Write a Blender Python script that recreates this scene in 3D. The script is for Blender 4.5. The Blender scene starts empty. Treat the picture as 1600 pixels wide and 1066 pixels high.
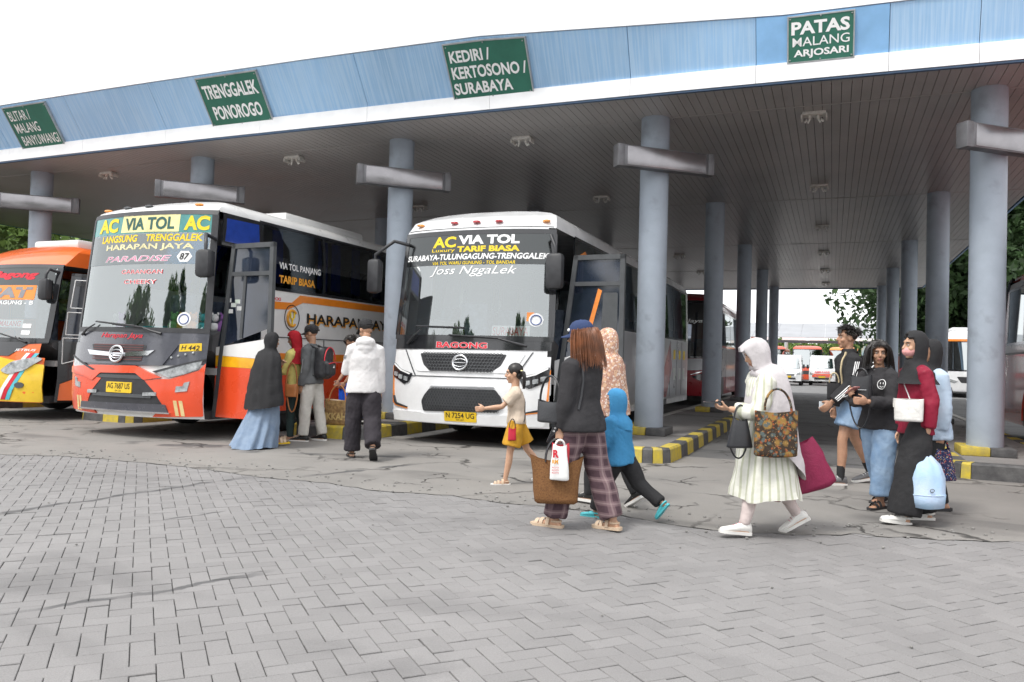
import bpy, bmesh, math, random
import numpy as np
from mathutils import Vector, Matrix
R = math.radians
random.seed(7); rng = np.random.default_rng(7)
scn = bpy.context.scene; col = scn.collection
# ---------------------------------------------------------------- camera
YAW, PIT, ROLL = R(22), math.atan(29/1240), 0.028
fw = Vector((-math.sin(YAW)*math.cos(PIT), math.cos(YAW)*math.cos(PIT), math.sin(PIT)))
r0 = Vector((math.cos(YAW), math.sin(YAW), 0)); u0 = r0.cross(fw)
rt = r0*math.cos(ROLL)+u0*math.sin(ROLL); up = u0*math.cos(ROLL)-r0*math.sin(ROLL)
cam = bpy.data.objects.new('camera', bpy.data.cameras.new('camera')); col.objects.link(cam)
cam.matrix_world = Matrix(((rt.x, up.x, -fw.x, 0), (rt.y, up.y, -fw.y, 0), (rt.z, up.z, -fw.z, 1.3), (0, 0, 0, 1)))
cam.data.sensor_width = 36; cam.data.lens = 36*1240/1600; cam.data.clip_end = 3000; cam.data.clip_start = .05
scn.camera = cam
# ---------------------------------------------------------------- sky, sun, exposure
SUN_EL, SUN_AZ = R(58), R(205)          # azimuth measured from +Y clockwise
w = bpy.data.worlds.new('World'); scn.world = w; w.use_nodes = True
nt = w.node_tree; bg = nt.nodes['Background']
sky = nt.nodes.new('ShaderNodeTexSky'); sky.sky_type = 'NISHITA'; sky.sun_disc = False
sky.sun_elevation = SUN_EL; sky.sun_rotation = SUN_AZ; sky.dust_density = 6; sky.air_density = 1.2; sky.ozone_density = 1
hs = nt.nodes.new('ShaderNodeHueSaturation'); hs.inputs['Saturation'].default_value = .2
cl = nt.nodes.new('ShaderNodeMix'); cl.data_type = 'RGBA'; cl.inputs[0].default_value = .8      # even bright overcast over the clear sky
cl.inputs[7].default_value = (9.6, 9.7, 9.9, 1)
nt.links.new(sky.outputs[0], hs.inputs['Color']); nt.links.new(hs.outputs[0], cl.inputs[6]); nt.links.new(cl.outputs[2], bg.inputs[0])
bg.inputs[1].default_value = .123
sun = bpy.data.objects.new('sun', bpy.data.lights.new('sun', 'SUN')); col.objects.link(sun)
sun.data.energy = 1.5; sun.data.angle = R(14); sun.data.color = (1, .96, .9)
sd = Vector((math.sin(SUN_AZ)*math.cos(SUN_EL), math.cos(SUN_AZ)*math.cos(SUN_EL), math.sin(SUN_EL)))
sun.rotation_euler = sd.to_track_quat('Z', 'Y').to_euler(); sun.location = (0, 0, 30)
vs = scn.view_settings; vs.view_transform = 'Standard'; vs.look = 'None'; vs.gamma = 1; vs.exposure = .72
scn.cycles.max_bounces = 8; scn.cycles.diffuse_bounces = 5; scn.cycles.transparent_max_bounces = 24
# ---------------------------------------------------------------- materials
MATS = {}
def M(name, c, rough=.55, metal=0., var=.12, scale=6., bump=0., bscale=60., coat=0., rv=.1, emit=0., c2=None, coord='Object', spec=.5):
    if name in MATS: return MATS[name]
    m = bpy.data.materials.new(name); m.use_nodes = True; t = m.node_tree; N = t.nodes; L = t.links
    b = N['Principled BSDF']; b.inputs['Metallic'].default_value = metal; b.inputs['Coat Weight'].default_value = coat
    b.inputs['Coat Roughness'].default_value = .06; b.inputs['Specular IOR Level'].default_value = spec
    tc = N.new('ShaderNodeTexCoord'); n = N.new('ShaderNodeTexNoise'); n.inputs['Scale'].default_value = scale
    n.inputs['Detail'].default_value = 6; n.inputs['Roughness'].default_value = .6; L.new(tc.outputs[coord], n.inputs['Vector'])
    mx = N.new('ShaderNodeMix'); mx.data_type = 'RGBA'
    d = c2 or tuple(max(0, x*(1-2*var)) for x in c); e = c if c2 else tuple(min(1, x*(1+var)) for x in c)
    mx.inputs[6].default_value = (*d, 1); mx.inputs[7].default_value = (*e, 1)
    rp = N.new('ShaderNodeMapRange'); rp.inputs[1].default_value = .3; rp.inputs[2].default_value = .7
    L.new(n.outputs[0], rp.inputs[0]); L.new(rp.outputs[0], mx.inputs[0]); L.new(mx.outputs[2], b.inputs['Base Color'])
    rr = N.new('ShaderNodeMapRange'); rr.inputs[3].default_value = max(.02, rough-rv); rr.inputs[4].default_value = min(1, rough+rv)
    L.new(n.outputs[0], rr.inputs[0]); L.new(rr.outputs[0], b.inputs['Roughness'])
    if bump:
        n2 = N.new('ShaderNodeTexNoise'); n2.inputs['Scale'].default_value = bscale; n2.inputs['Detail'].default_value = 4
        L.new(tc.outputs[coord], n2.inputs['Vector']); bp = N.new('ShaderNodeBump'); bp.inputs['Strength'].default_value = bump
        bp.inputs['Distance'].default_value = .01; L.new(n2.outputs[0], bp.inputs['Height']); L.new(bp.outputs[0], b.inputs['Normal'])
    if emit: b.inputs['Emission Color'].default_value = (*c, 1); b.inputs['Emission Strength'].default_value = emit
    MATS[name] = m; return m
def glass(name, tint, refl=.2, rough=.02):
    if name in MATS: return MATS[name]
    m = bpy.data.materials.new(name); m.use_nodes = True; t = m.node_tree; N = t.nodes; L = t.links
    for n in list(N):
        if n.type == 'BSDF_PRINCIPLED': N.remove(n)
    o = [n for n in N if n.type == 'OUTPUT_MATERIAL'][0]
    tr = N.new('ShaderNodeBsdfTransparent'); tr.inputs[0].default_value = (*tint, 1)
    gl = N.new('ShaderNodeBsdfGlossy'); gl.inputs['Roughness'].default_value = rough; gl.inputs[0].default_value = (.95, 1, 1, 1)
    lw = N.new('ShaderNodeLayerWeight'); lw.inputs[0].default_value = .35
    mr = N.new('ShaderNodeMapRange'); mr.inputs[3].default_value = refl; mr.inputs[4].default_value = 1.0
    mix = N.new('ShaderNodeMixShader'); L.new(lw.outputs['Fresnel'], mr.inputs[0]); L.new(mr.outputs[0], mix.inputs[0])
    L.new(tr.outputs[0], mix.inputs[1]); L.new(gl.outputs[0], mix.inputs[2]); L.new(mix.outputs[0], o.inputs[0])
    MATS[name] = m; return m
def nodes(m): return m.node_tree.nodes, m.node_tree.links, m.node_tree.nodes['Principled BSDF']
# ---------------------------------------------------------------- mesh helpers
def link(o, parent=None):
    col.objects.link(o)
    if parent is not None: o.parent = parent
    return o
def mk(name, v, f, mat, parent=None, smooth=None, kind=None):
    me = bpy.data.meshes.new(name); me.from_pydata([tuple(p) for p in v], [], f); me.update()
    if mat: me.materials.append(mat)
    if smooth is not None:
        me.polygons.foreach_set('use_smooth', [True]*len(me.polygons)); me.set_sharp_from_angle(angle=R(smooth))
    o = link(bpy.data.objects.new(name, me), parent)
    if kind: o['kind'] = kind
    return o
def thing(name, label, cat, loc=(0, 0, 0), rz=0, group=None):
    o = link(bpy.data.objects.new(name, None)); o.location = loc; o.rotation_euler = (0, 0, rz); o.empty_display_size = .2
    return tag(o, label, cat, group)
def tag(o, label, cat, group=None):
    o['label'] = label; o['category'] = cat
    if group: o['group'] = group
    return o
def copy_tree(o, parent=None):
    c = o.copy(); link(c, parent)
    for ch in list(o.children): copy_tree(ch, c)
    return c
class G:
    def __init__(s): s.v = []; s.f = []
    def add(s, v, f):
        n = len(s.v); s.v += [tuple(p) for p in v]; s.f += [tuple(i+n for i in q) for q in f]; return s
    def box(s, a, b, ch=0., mtx=None):
        x0, y0, z0 = a; x1, y1, z1 = b
        if ch <= 0:
            v = [(x0, y0, z0), (x1, y0, z0), (x1, y1, z0), (x0, y1, z0), (x0, y0, z1), (x1, y0, z1), (x1, y1, z1), (x0, y1, z1)]
            f = [(0, 3, 2, 1), (4, 5, 6, 7), (0, 1, 5, 4), (1, 2, 6, 5), (2, 3, 7, 6), (3, 0, 4, 7)]
        else:
            bm = bmesh.new(); bmesh.ops.create_cube(bm, size=1)
            for q in bm.verts: q.co = Vector(((x0+x1)/2+q.co.x*(x1-x0), (y0+y1)/2+q.co.y*(y1-y0), (z0+z1)/2+q.co.z*(z1-z0)))
            bmesh.ops.bevel(bm, geom=bm.edges[:], offset=min(ch, .49*min(x1-x0, y1-y0, z1-z0)), segments=2, profile=.5, affect='EDGES')
            bm.verts.ensure_lookup_table(); v = [q.co.copy() for q in bm.verts]; f = [tuple(q.index for q in p.verts) for p in bm.faces]; bm.free()
        if mtx is not None: v = [mtx @ Vector(p) for p in v]
        return s.add(v, f)
    def tube(s, pts, r, n=8, cap=True, sq=1.):
        pts = [Vector(p) for p in pts]; k = len(pts); rs = r if isinstance(r, (list, tuple)) else [r]*k
        rings = []; ref = None
        for i, p in enumerate(pts):
            d = (pts[min(i+1, k-1)]-pts[max(i-1, 0)]).normalized()
            if ref is None: ref = Vector((0, 0, 1)) if abs(d.z) < .8 else Vector((0, 1, 0))
            a = ref - d*ref.dot(d)
            if a.length < 1e-4: a = d.orthogonal()
            a.normalize(); b = d.cross(a); ref = a
            rings.append([p+(a*math.cos(t)*rs[i]+b*math.sin(t)*rs[i]*sq) for t in [2*math.pi*j/n for j in range(n)]])
        return s.loft(rings, cap)
    def loft(s, rings, cap=True, closed=True):
        n = len(rings[0]); v = [p for rg in rings for p in rg]; f = []
        for i in range(len(rings)-1):
            for j in range(n if closed else n-1):
                a = i*n+j; b = i*n+(j+1) % n; f.append((a, b, b+n, a+n))
        if cap: f.append(tuple(range(n))[::-1]); f.append(tuple((len(rings)-1)*n+j for j in range(n)))
        return s.add(v, f)
    def prism(s, poly, z0, z1):
        n = len(poly); v = [(x, y, z0) for x, y in poly]+[(x, y, z1) for x, y in poly]
        return s.add(v, [tuple(range(n))[::-1], tuple(range(n, 2*n))]+[(i, (i+1) % n, (i+1) % n+n, i+n) for i in range(n)])
    def ell(s, c, r, n=16, m=10, mtx=None):
        rings = []
        for i in range(m+1):
            t = math.pi*(i+.02)/(m+.04)
            rings.append([Vector((r[0]*math.sin(t)*math.cos(p), r[1]*math.sin(t)*math.sin(p), -r[2]*math.cos(t))) for p in [2*math.pi*j/n for j in range(n)]])
        c = Vector(c); return s.loft([[c+((mtx @ q) if mtx is not None else q) for q in rg] for rg in rings])
    def obj(s, name, mat, parent=None, smooth=None, kind=None): return mk(name, s.v, s.f, mat, parent, smooth, kind)
def box(name, a, b, mat, parent=None, ch=0., smooth=None): return G().box(a, b, ch).obj(name, mat, parent, 40 if ch and smooth is None else smooth)
def text_geo(s, shear=0., bold=0., spacing=1., align='LEFT'):
    cu = bpy.data.curves.new('t', 'FONT'); cu.body = s; cu.shear = shear; cu.offset = bold; cu.space_character = spacing; cu.align_x = align
    cu.resolution_u = 3; o = bpy.data.objects.new('t', cu); me = bpy.data.meshes.new_from_object(o)
    n = len(me.vertices); a = np.empty(n*3); me.vertices.foreach_get('co', a); a = a.reshape(-1, 3)[:, :2].copy()
    f = [tuple(p.vertices) for p in me.polygons]
    bpy.data.objects.remove(o); bpy.data.curves.remove(cu); bpy.data.meshes.remove(me)
    return a, f
def lettering(s, x0, x1, z0, z1, fn, mat, parent, off=.004, shear=0., bold=.02, name='lettering', spacing=1., slope=0.):
    """text squeezed into the rectangle, laid on the surface fn(a, b, off)"""
    a, f = text_geo(s, shear, bold, spacing)
    mn, mx_ = a.min(0), a.max(0); q = (a-mn)/(mx_-mn)
    v = [fn(x0+(x1-x0)*u, z0+(z1-z0)*t+slope*(x1-x0)*u, off) for u, t in q]
    return mk(name, v, f, mat, parent)
def rpoly(pts, r=.03, n=3):
    out = []; k = len(pts)
    for i in range(k):
        p = Vector(pts[i]); a = Vector(pts[i-1])-p; b = Vector(pts[(i+1) % k])-p
        d = min(r, a.length*.45, b.length*.45); a.normalize(); b.normalize(); s, e = p+a*d, p+b*d
        for j in range(n+1):
            t = j/n; out.append(tuple((1-t)**2*s+2*t*(1-t)*p+t*t*e))
    return out
def patch(name, poly, fn, mat, parent, off=.004, th=.03, da=.12, db=.3, smooth=35, r=0.):
    """a polygon in surface coordinates, cut into a grid, laid on fn(a, b, off) with its own thickness"""
    if r: poly = rpoly(poly, r)
    bm = bmesh.new(); bm.faces.new([bm.verts.new((p[0], p[1], 0)) for p in poly])
    for ax, st in ((0, da), (1, db)):
        lo = min(p[ax] for p in poly); hi = max(p[ax] for p in poly); k = int((hi-lo)/st)
        for i in range(1, k+1):
            co = [0, 0, 0]; no = [0, 0, 0]; co[ax] = lo+(hi-lo)*i/(k+1); no[ax] = 1
            bmesh.ops.bisect_plane(bm, geom=bm.verts[:]+bm.edges[:]+bm.faces[:], plane_co=co, plane_no=no)
    bmesh.ops.triangulate(bm, faces=[f for f in bm.faces if len(f.verts) > 4])
    bm.verts.ensure_lookup_table(); bm.verts.index_update(); n = len(bm.verts)
    v = [fn(q.co.x, q.co.y, off) for q in bm.verts]; f = [tuple(q.index for q in p.verts) for p in bm.faces]
    if th:
        v += [fn(q.co.x, q.co.y, off-th) for q in bm.verts]
        for e in bm.edges:
            if e.is_boundary: a, b = e.verts[0].index, e.verts[1].index; f.append((a, b, b+n, a+n))
    bm.free(); o = mk(name, v, f, mat, parent, smooth)
    b2 = bmesh.new(); b2.from_mesh(o.data); bmesh.ops.recalc_face_normals(b2, faces=b2.faces[:]); b2.to_mesh(o.data); b2.free()
    return o
def arc(cx, cy, r, a0, a1, n=12, sy=1.): return [(cx+r*math.cos(R(a0+(a1-a0)*i/n)), cy+sy*r*math.sin(R(a0+(a1-a0)*i/n))) for i in range(n+1)]
# ================================================================ ground
def ground_mat(name, c, c2, crack=0., stain=0., scale=1.2, rough=.85, puddle=0., crs=.55):
    m = M(name, c, rough, var=.1, scale=scale, c2=c2, coord='Object', bump=.35, bscale=90); N, L, b = nodes(m)
    tc = [n for n in N if n.type == 'TEX_COORD'][0]; src = b.inputs['Base Color'].links[0].from_socket
    def mul(src, fac, colr):
        x = N.new('ShaderNodeMix'); x.data_type = 'RGBA'; L.new(fac, x.inputs[0]); L.new(src, x.inputs[6]); x.inputs[7].default_value = (*colr, 1); return x.outputs[2]
    fine = N.new('ShaderNodeTexNoise'); fine.inputs['Scale'].default_value = 160; L.new(tc.outputs['Object'], fine.inputs['Vector'])
    fr = N.new('ShaderNodeMapRange'); fr.inputs[1].default_value = .35; fr.inputs[2].default_value = .75; fr.inputs[4].default_value = .35; L.new(fine.outputs[0], fr.inputs[0])
    src = mul(src, fr.outputs[0], tuple(x*.55 for x in c2))
    if stain:
        n = N.new('ShaderNodeTexNoise'); n.inputs['Scale'].default_value = .7; n.inputs['Detail'].default_value = 5; n.inputs['Distortion'].default_value = .6
        mp = N.new('ShaderNodeMapping'); mp.inputs['Scale'].default_value = (.6, 1.5, 1); L.new(tc.outputs['Object'], mp.inputs[0]); L.new(mp.outputs[0], n.inputs['Vector'])
        r = N.new('ShaderNodeMapRange'); r.inputs[1].default_value = .56; r.inputs[2].default_value = .72; r.inputs[4].default_value = stain; L.new(n.outputs[0], r.inputs[0])
        src = mul(src, r.outputs[0], (.03, .03, .032))
    if crack:
        wn = N.new('ShaderNodeTexNoise'); wn.inputs['Scale'].default_value = 1.7; wn.inputs['Detail'].default_value = 5
        L.new(tc.outputs['Object'], wn.inputs['Vector'])
        va = N.new('ShaderNodeVectorMath'); va.operation = 'SCALE'; va.inputs['Scale'].default_value = .9; L.new(wn.outputs['Color'], va.inputs[0])
        vb = N.new('ShaderNodeVectorMath'); vb.operation = 'ADD'; L.new(tc.outputs['Object'], vb.inputs[0]); L.new(va.outputs[0], vb.inputs[1])
        hs_ = []
        for sc, wd in ((crs, .022), (crs*3.1, .03)):
            vo = N.new('ShaderNodeTexVoronoi'); vo.feature = 'DISTANCE_TO_EDGE'; vo.inputs['Scale'].default_value = sc; L.new(vb.outputs[0], vo.inputs['Vector'])
            r = N.new('ShaderNodeMapRange'); r.inputs[1].default_value = wd*.25; r.inputs[2].default_value = wd; r.inputs[3].default_value = 1; r.inputs[4].default_value = 0; L.new(vo.outputs['Distance'], r.inputs[0])
            pn = N.new('ShaderNodeTexNoise'); pn.inputs['Scale'].default_value = .8 if sc == crs else 1.1; L.new(tc.outputs['Object'], pn.inputs['Vector'])
            pr = N.new('ShaderNodeMapRange'); pr.inputs[1].default_value = .46 if sc == crs else .56; pr.inputs[2].default_value = .6 if sc == crs else .66; L.new(pn.outputs[0], pr.inputs[0])
            mm = N.new('ShaderNodeMath'); mm.operation = 'MULTIPLY'; L.new(r.outputs[0], mm.inputs[0]); L.new(pr.outputs[0], mm.inputs[1]); hs_.append(mm.outputs[0])
        ad = N.new('ShaderNodeMath'); ad.operation = 'MAXIMUM'; L.new(hs_[0], ad.inputs[0]); L.new(hs_[1], ad.inputs[1])
        k = N.new('ShaderNodeMath'); k.operation = 'MULTIPLY'; k.inputs[1].default_value = crack; L.new(ad.outputs[0], k.inputs[0])
        src = mul(src, k.outputs[0], (.035, .033, .03))
        bp = N.new('ShaderNodeBump'); bp.invert = True; bp.inputs['Strength'].default_value = .8; bp.inputs['Distance'].default_value = .02
        L.new(ad.outputs[0], bp.inputs['Height']); old = b.inputs['Normal'].links[0].from_node; L.new(old.outputs[0], bp.inputs['Normal']); L.new(bp.outputs[0], b.inputs['Normal'])
    L.new(src, b.inputs['Base Color']); return m
def sheet(name, poly, z, mat):
    o = mk(name, [(x, y, z) for x, y in poly], [tuple(range(len(poly)))], mat); o['kind'] = 'structure'; return o
mAsph = ground_mat('asphalt_ground', (.20, .20, .20), (.14, .14, .142), stain=.3)
mLane = ground_mat('bay_asphalt', (.15, .15, .15), (.09, .09, .092), crack=.6, stain=.7)
mConc = ground_mat('cracked_concrete', (.265, .252, .235), (.195, .187, .177), crack=.95, stain=.5, scale=.8)
mBed = M('joint_sand', (.15, .145, .14), .95, var=.2, scale=20)
sheet('ground', [(-400, -60), (400, -60), (400, 900), (-400, 900)], -.05, mAsph)
sheet('bay_asphalt', [(-60, 10.9), (8, 10.9), (8, 44), (-60, 44)], -.006, mLane)
edge = [(-40, 6.2), (-20, 6.1), (-12, 6.3), (-9.1, 6.5), (-8.4, 6.82), (-7.3, 6.9), (-6.3, 6.85), (-5.4, 6.7), (-4.7, 6.78), (-4, 6.62), (-3.3, 6.76), (-2.66, 6.66),
        (-2.1, 6.72), (-1.5, 6.62), (-.92, 6.42), (-.3, 6.55), (.2, 6.85), (.8, 6.95), (1.41, 7.2), (2.4, 7.7), (4, 8.2), (12, 9.5)]
jag = []
for (x0, y0), (x1, y1) in zip(edge, edge[1:]):
    k = max(1, int(math.hypot(x1-x0, y1-y0)/.12)) if -12 < x0 < 4 else 1
    jag += [(x0+(x1-x0)*i/k+random.uniform(-.02, .02), y0+(y1-y0)*i/k+random.uniform(-.035, .035)) for i in range(k)]
jag.append(edge[-1])
apron = sheet('concrete_apron', jag+[(12, 11.35), (-40, 11.35)], .005, mConc)
sheet('paving_bed', [(-40, -8), (14, -8), (14, 10.5)]+[(x, y+.25) for x, y in edge[::-1]], -.018, mBed)
# ---------------------------------------------------------------- herringbone block paving
mPav = ground_mat('concrete_paver', (.248, .241, .240), (.203, .198, .197), stain=.35, scale=.9)
N, L, b = nodes(mPav)
oi = N.new('ShaderNodeObjectInfo'); ge = N.new('ShaderNodeNewGeometry'); ad = N.new('ShaderNodeMath'); ad.operation = 'ADD'
fr = N.new('ShaderNodeMath'); fr.operation = 'FRACT'; L.new(oi.outputs['Random'], ad.inputs[0]); L.new(ge.outputs['Random Per Island'], ad.inputs[1]); L.new(ad.outputs[0], fr.inputs[0])
mr = N.new('ShaderNodeMapRange'); mr.inputs[3].default_value = .93; mr.inputs[4].default_value = 1.05; L.new(fr.outputs[0], mr.inputs[0])
hv = N.new('ShaderNodeHueSaturation'); L.new(mr.outputs[0], hv.inputs['Value']); L.new(b.inputs['Base Color'].links[0].from_socket, hv.inputs['Color']); L.new(hv.outputs[0], b.inputs['Base Color'])
for n in N:                                                     # the pattern of wear runs on from block to block
    if n.type == 'TEX_COORD':
        for lk in list(n.outputs['Object'].links): L.new(ge.outputs['Position'], lk.to_socket)
def streak(m, lines, c=(.06, .06, .062)):                      # old tyre and oil streaks, patchy along their length
    N, L, b = nodes(m); ge = N.new('ShaderNodeNewGeometry'); src = b.inputs['Base Color'].links[0].from_socket
    nz = N.new('ShaderNodeTexNoise'); nz.inputs['Scale'].default_value = 3.5; nz.inputs['Detail'].default_value = 5; L.new(ge.outputs['Position'], nz.inputs['Vector'])
    n2 = N.new('ShaderNodeTexNoise'); n2.inputs['Scale'].default_value = 1.3; L.new(ge.outputs['Position'], n2.inputs['Vector'])
    def mth(op, a, b_):
        q = N.new('ShaderNodeMath'); q.operation = op
        for i, x in enumerate((a, b_)):
            if isinstance(x, (int, float)): q.inputs[i].default_value = x
            elif x is not None: L.new(x, q.inputs[i])
        return q.outputs[0]
    def mr_(s, a, b_, c_=0., d=1.):
        r = N.new('ShaderNodeMapRange'); L.new(s, r.inputs[0])
        for i, x in enumerate((a, b_, c_, d)): r.inputs[i+1].default_value = x
        return r.outputs[0]
    for (x0, y0), (x1, y1), w_, th_ in lines:
        ln = math.hypot(x1-x0, y1-y0); dx, dy = (x1-x0)/ln, (y1-y0)/ln
        dn = N.new('ShaderNodeVectorMath'); dn.operation = 'DOT_PRODUCT'; dn.inputs[1].default_value = (-dy, dx, 0); L.new(ge.outputs['Position'], dn.inputs[0])
        da = N.new('ShaderNodeVectorMath'); da.operation = 'DOT_PRODUCT'; da.inputs[1].default_value = (dx, dy, 0); L.new(ge.outputs['Position'], da.inputs[0])
        d = mth('ABSOLUTE', mth('ADD', mth('SUBTRACT', dn.outputs['Value'], -dy*x0+dx*y0), mth('MULTIPLY', mth('SUBTRACT', nz.outputs[0], .5), .22)), None)
        a0 = dx*x0+dy*y0; f = mth('MULTIPLY', mr_(d, w_, w_*.55), mth('MULTIPLY', mr_(da.outputs['Value'], a0, a0+.3), mr_(da.outputs['Value'], a0+ln, a0+ln-.3)))
        f = mth('MULTIPLY', f, mr_(n2.outputs[0], th_, th_+.08, 0, .8)); x = N.new('ShaderNodeMix'); x.data_type = 'RGBA'; L.new(f, x.inputs[0]); L.new(src, x.inputs[6]); x.inputs[7].default_value = (*c, 1); src = x.outputs[2]
    L.new(src, b.inputs['Base Color'])
streak(mPav, [((-6.0, 3.9), (-5.62, 6.7), .05, .36), ((-3.68, 2.6), (-3.05, 3.95), .035, .42), ((-3.65, 6.0), (-3.2, 6.08), .03, .3), ((-5.0, 3.9), (-4.5, 5.4), .025, .46)])
streak(mConc, [((-7.2, 8.3), (-4.6, 9.2), .12, .45), ((-5.2, 6.9), (-4.6, 8.6), .07, .38), ((-10, 8.0), (-7.5, 8.6), .25, .5), ((-3.6, 8.0), (-2.4, 9.6), .10, .45)])
pav = link(bpy.data.objects.new('block_paving', None)); pav['kind'] = 'structure'
A_, PH_ = .1005, R(47); ca, sa = math.cos(PH_), math.sin(PH_)
def paver_geo(lx, ly, h, g=.0019, c=.003):
    x, y = lx/2-g, ly/2-g
    v = [(sx*x, sy*y, h-.03) for sx, sy in ((-1, -1), (1, -1), (1, 1), (-1, 1))]+[(sx*x, sy*y, h-c) for sx, sy in ((-1, -1), (1, -1), (1, 1), (-1, 1))]
    v += [(sx*(x-c), sy*(y-c), h) for sx, sy in ((-1, -1), (1, -1), (1, 1), (-1, 1))]
    f = [(8, 9, 10, 11)]
    for i in range(4): j = (i+1) % 4; f += [(i, j, j+4, i+4), (i+4, j+4, j+8, i+8)]
    return v, f
def edgeY(x): return float(np.interp(x, [p[0] for p in edge], [p[1] for p in edge]))
spots = []
for i in range(-160, 160):
    for j in range(-160, 160):
        t = (i-j) % 4
        if t not in (0, 3): continue
        cx, cy = ((i+1)*A_, (j+.5)*A_) if t == 0 else ((i+.5)*A_, (j+1)*A_)
        X, Y = cx*ca-cy*sa, cx*sa+cy*ca
        d = Vector((X, Y, -1.3)); dz = d.dot(fw)
        if dz < 1.5: continue
        px, py = 800+1240*d.dot(rt)/dz, 533-1240*d.dot(up)/dz
        if px < -900 or px > 2700 or py > 1500 or Y > edgeY(X)+.12: continue
        spots.append((0 if (0 < px < 1600 and py < 1075) else 1, dz, t, X, Y))
spots.sort()
pm = []
for t in (0, 3):
    for k in range(2):
        v, f = paver_geo(.201, .1005, 0) if t == 0 else paver_geo(.1005, .201, 0)
        me = bpy.data.meshes.new('paver'); me.from_pydata(v, [], f); me.materials.append(mPav); pm.append(me)
rest = G()
for n, (out, dz, t, X, Y) in enumerate(spots):
    mt = Matrix.Translation((X, Y, random.gauss(0, .0016))) @ Matrix.Rotation(PH_+random.gauss(0, .006), 4, 'Z') @ Matrix.Rotation(random.gauss(0, .008), 4, 'X') @ Matrix.Rotation(random.gauss(0, .008), 4, 'Y')
    if n < 300:
        o = link(bpy.data.objects.new('paver', pm[(0 if t == 0 else 2)+n % 2]), pav); o.matrix_local = mt
    else:
        v, f = paver_geo(.201, .1005, 0) if t == 0 else paver_geo(.1005, .201, 0); rest.add([mt @ Vector(p) for p in v], f)
rest.obj('paver_field', mPav, pav, kind='stuff')
# loose crumbs and litter along the broken edge
mCr = M('concrete_crumb', (.24, .235, .225), .9, var=.2, scale=3)
cr = G()
for i in range(360):
    x = random.uniform(-9, 3); y = edgeY(x)+random.gauss(.25, .28); s = random.uniform(.004, .018)
    if random.random() < .2: x, y = random.uniform(-7, 2), random.uniform(3, 10); s *= .6
    cr.ell((x, y, .005+s*.4), (s, s*random.uniform(.6, 1.3), s*.6), 5, 3)
cr.obj('concrete_crumbs', mCr, None, kind='stuff'); tag(bpy.data.objects['concrete_crumbs'], 'small grey crumbs of broken concrete along the paving edge', 'rubble')
# ================================================================ platforms with kerbs
mYel = M('kerb_yellow', (.62, .47, .03), .7, c2=(.34, .28, .10), scale=9, bump=.3, bscale=50)
mBlk = M('kerb_black', (.055, .055, .058), .7, c2=(.11, .11, .11), scale=9, bump=.3, bscale=50)
mPlat = ground_mat('platform_concrete', (.25, .24, .235), (.18, .175, .17), stain=.4, crack=.4)
mRaw = M('raw_kerb', (.36, .35, .33), .85, var=.18, scale=8, bump=.5, bscale=30)
COLX = [1.95, -2.68, -7.31, -11.94, -16.57, -21.2]
def kerb_block(p0, p1, n0, n1, mat, parent, name='kerb_block', h=.2):
    """block between two points of the outline, n = outward normals"""
    prof_ = [(0, -.02), (.0, h-.025), (-.022, h), (-.17, h), (-.17, -.02)]
    rings = []
    d = (Vector(p1)-Vector(p0)).normalized()*.004
    for p, n, s in ((p0, n0, 1), (p1, n1, -1)):
        rings.append([(p[0]+n[0]*(a+.012*(1 if z < .05 else 0))+d.x*s, p[1]+n[1]*(a+.012*(1 if z < .05 else 0))+d.y*s, z) for a, z in prof_])
    return G().loft(rings).obj(name, mat, parent, None)
def platform(xc, x0, x1, y0, y1, full, nose=.35, front_raw=False):
    p = mk('platform', [(x0+.1, y0+nose, .185), (x0+nose, y0+.1, .185), (x1-nose, y0+.1, .185), (x1-.1, y0+nose, .185), (x1-.1, y1-.1, .185), (x0+.1, y1-.1, .185)],
           [(0, 1, 2, 3, 4, 5)], mPlat); p['kind'] = 'structure'
    path = [(x0, y1)]; nr = [(-1, 0)]
    def seg(a, b, n, st):
        k = max(1, round(math.hypot(b[0]-a[0], b[1]-a[1])/st))
        for i in range(1, k+1): path.append((a[0]+(b[0]-a[0])*i/k, a[1]+(b[1]-a[1])*i/k)); nr.append(n)
    split = y0+6
    if 'L' in full: seg((x0, y1), (x0, split), (-1, 0), .55)
    else: path.append((x0, split)); nr.append((-1, 0))
    seg((x0, split), (x0, y0+nose), (-1, 0), .5)
    for a in (202, 225, 248): path.append((x0+nose+nose*math.cos(R(a)), y0+nose+nose*math.sin(R(a)))); nr.append((math.cos(R(a)), math.sin(R(a))))
    seg((x0+nose, y0), (x1-nose, y0), (0, -1), .45)
    for a in (292, 315, 338): path.append((x1-nose+nose*math.cos(R(a)), y0+nose+nose*math.sin(R(a)))); nr.append((math.cos(R(a)), math.sin(R(a))))
    seg((x1, y0+nose), (x1, split), (1, 0), .5); 
    if 'R' in full: seg((x1, split), (x1, y1), (1, 0), .55)
    else: path.append((x1, y1)); nr.append((1, 0))
    for i in range(len(path)-1):
        L_ = math.hypot(path[i+1][0]-path[i][0], path[i+1][1]-path[i][1])
        raw = L_ > 3 or (front_raw and path[i][0] > xc and abs(nr[i][1]) > .9)
        kerb_block(path[i], path[i+1], nr[i], nr[i+1], mRaw if raw else (mYel, mBlk)[i % 2], p)
platform(1.95, 1.40, 3.0, 11.05, 42, 'L', .3, True)
platform(-2.68, -3.45, -1.92, 10.25, 42, 'R')
for x in COLX[2:]: platform(x, x-.72, x+.72, 10.35, 42, '')
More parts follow.
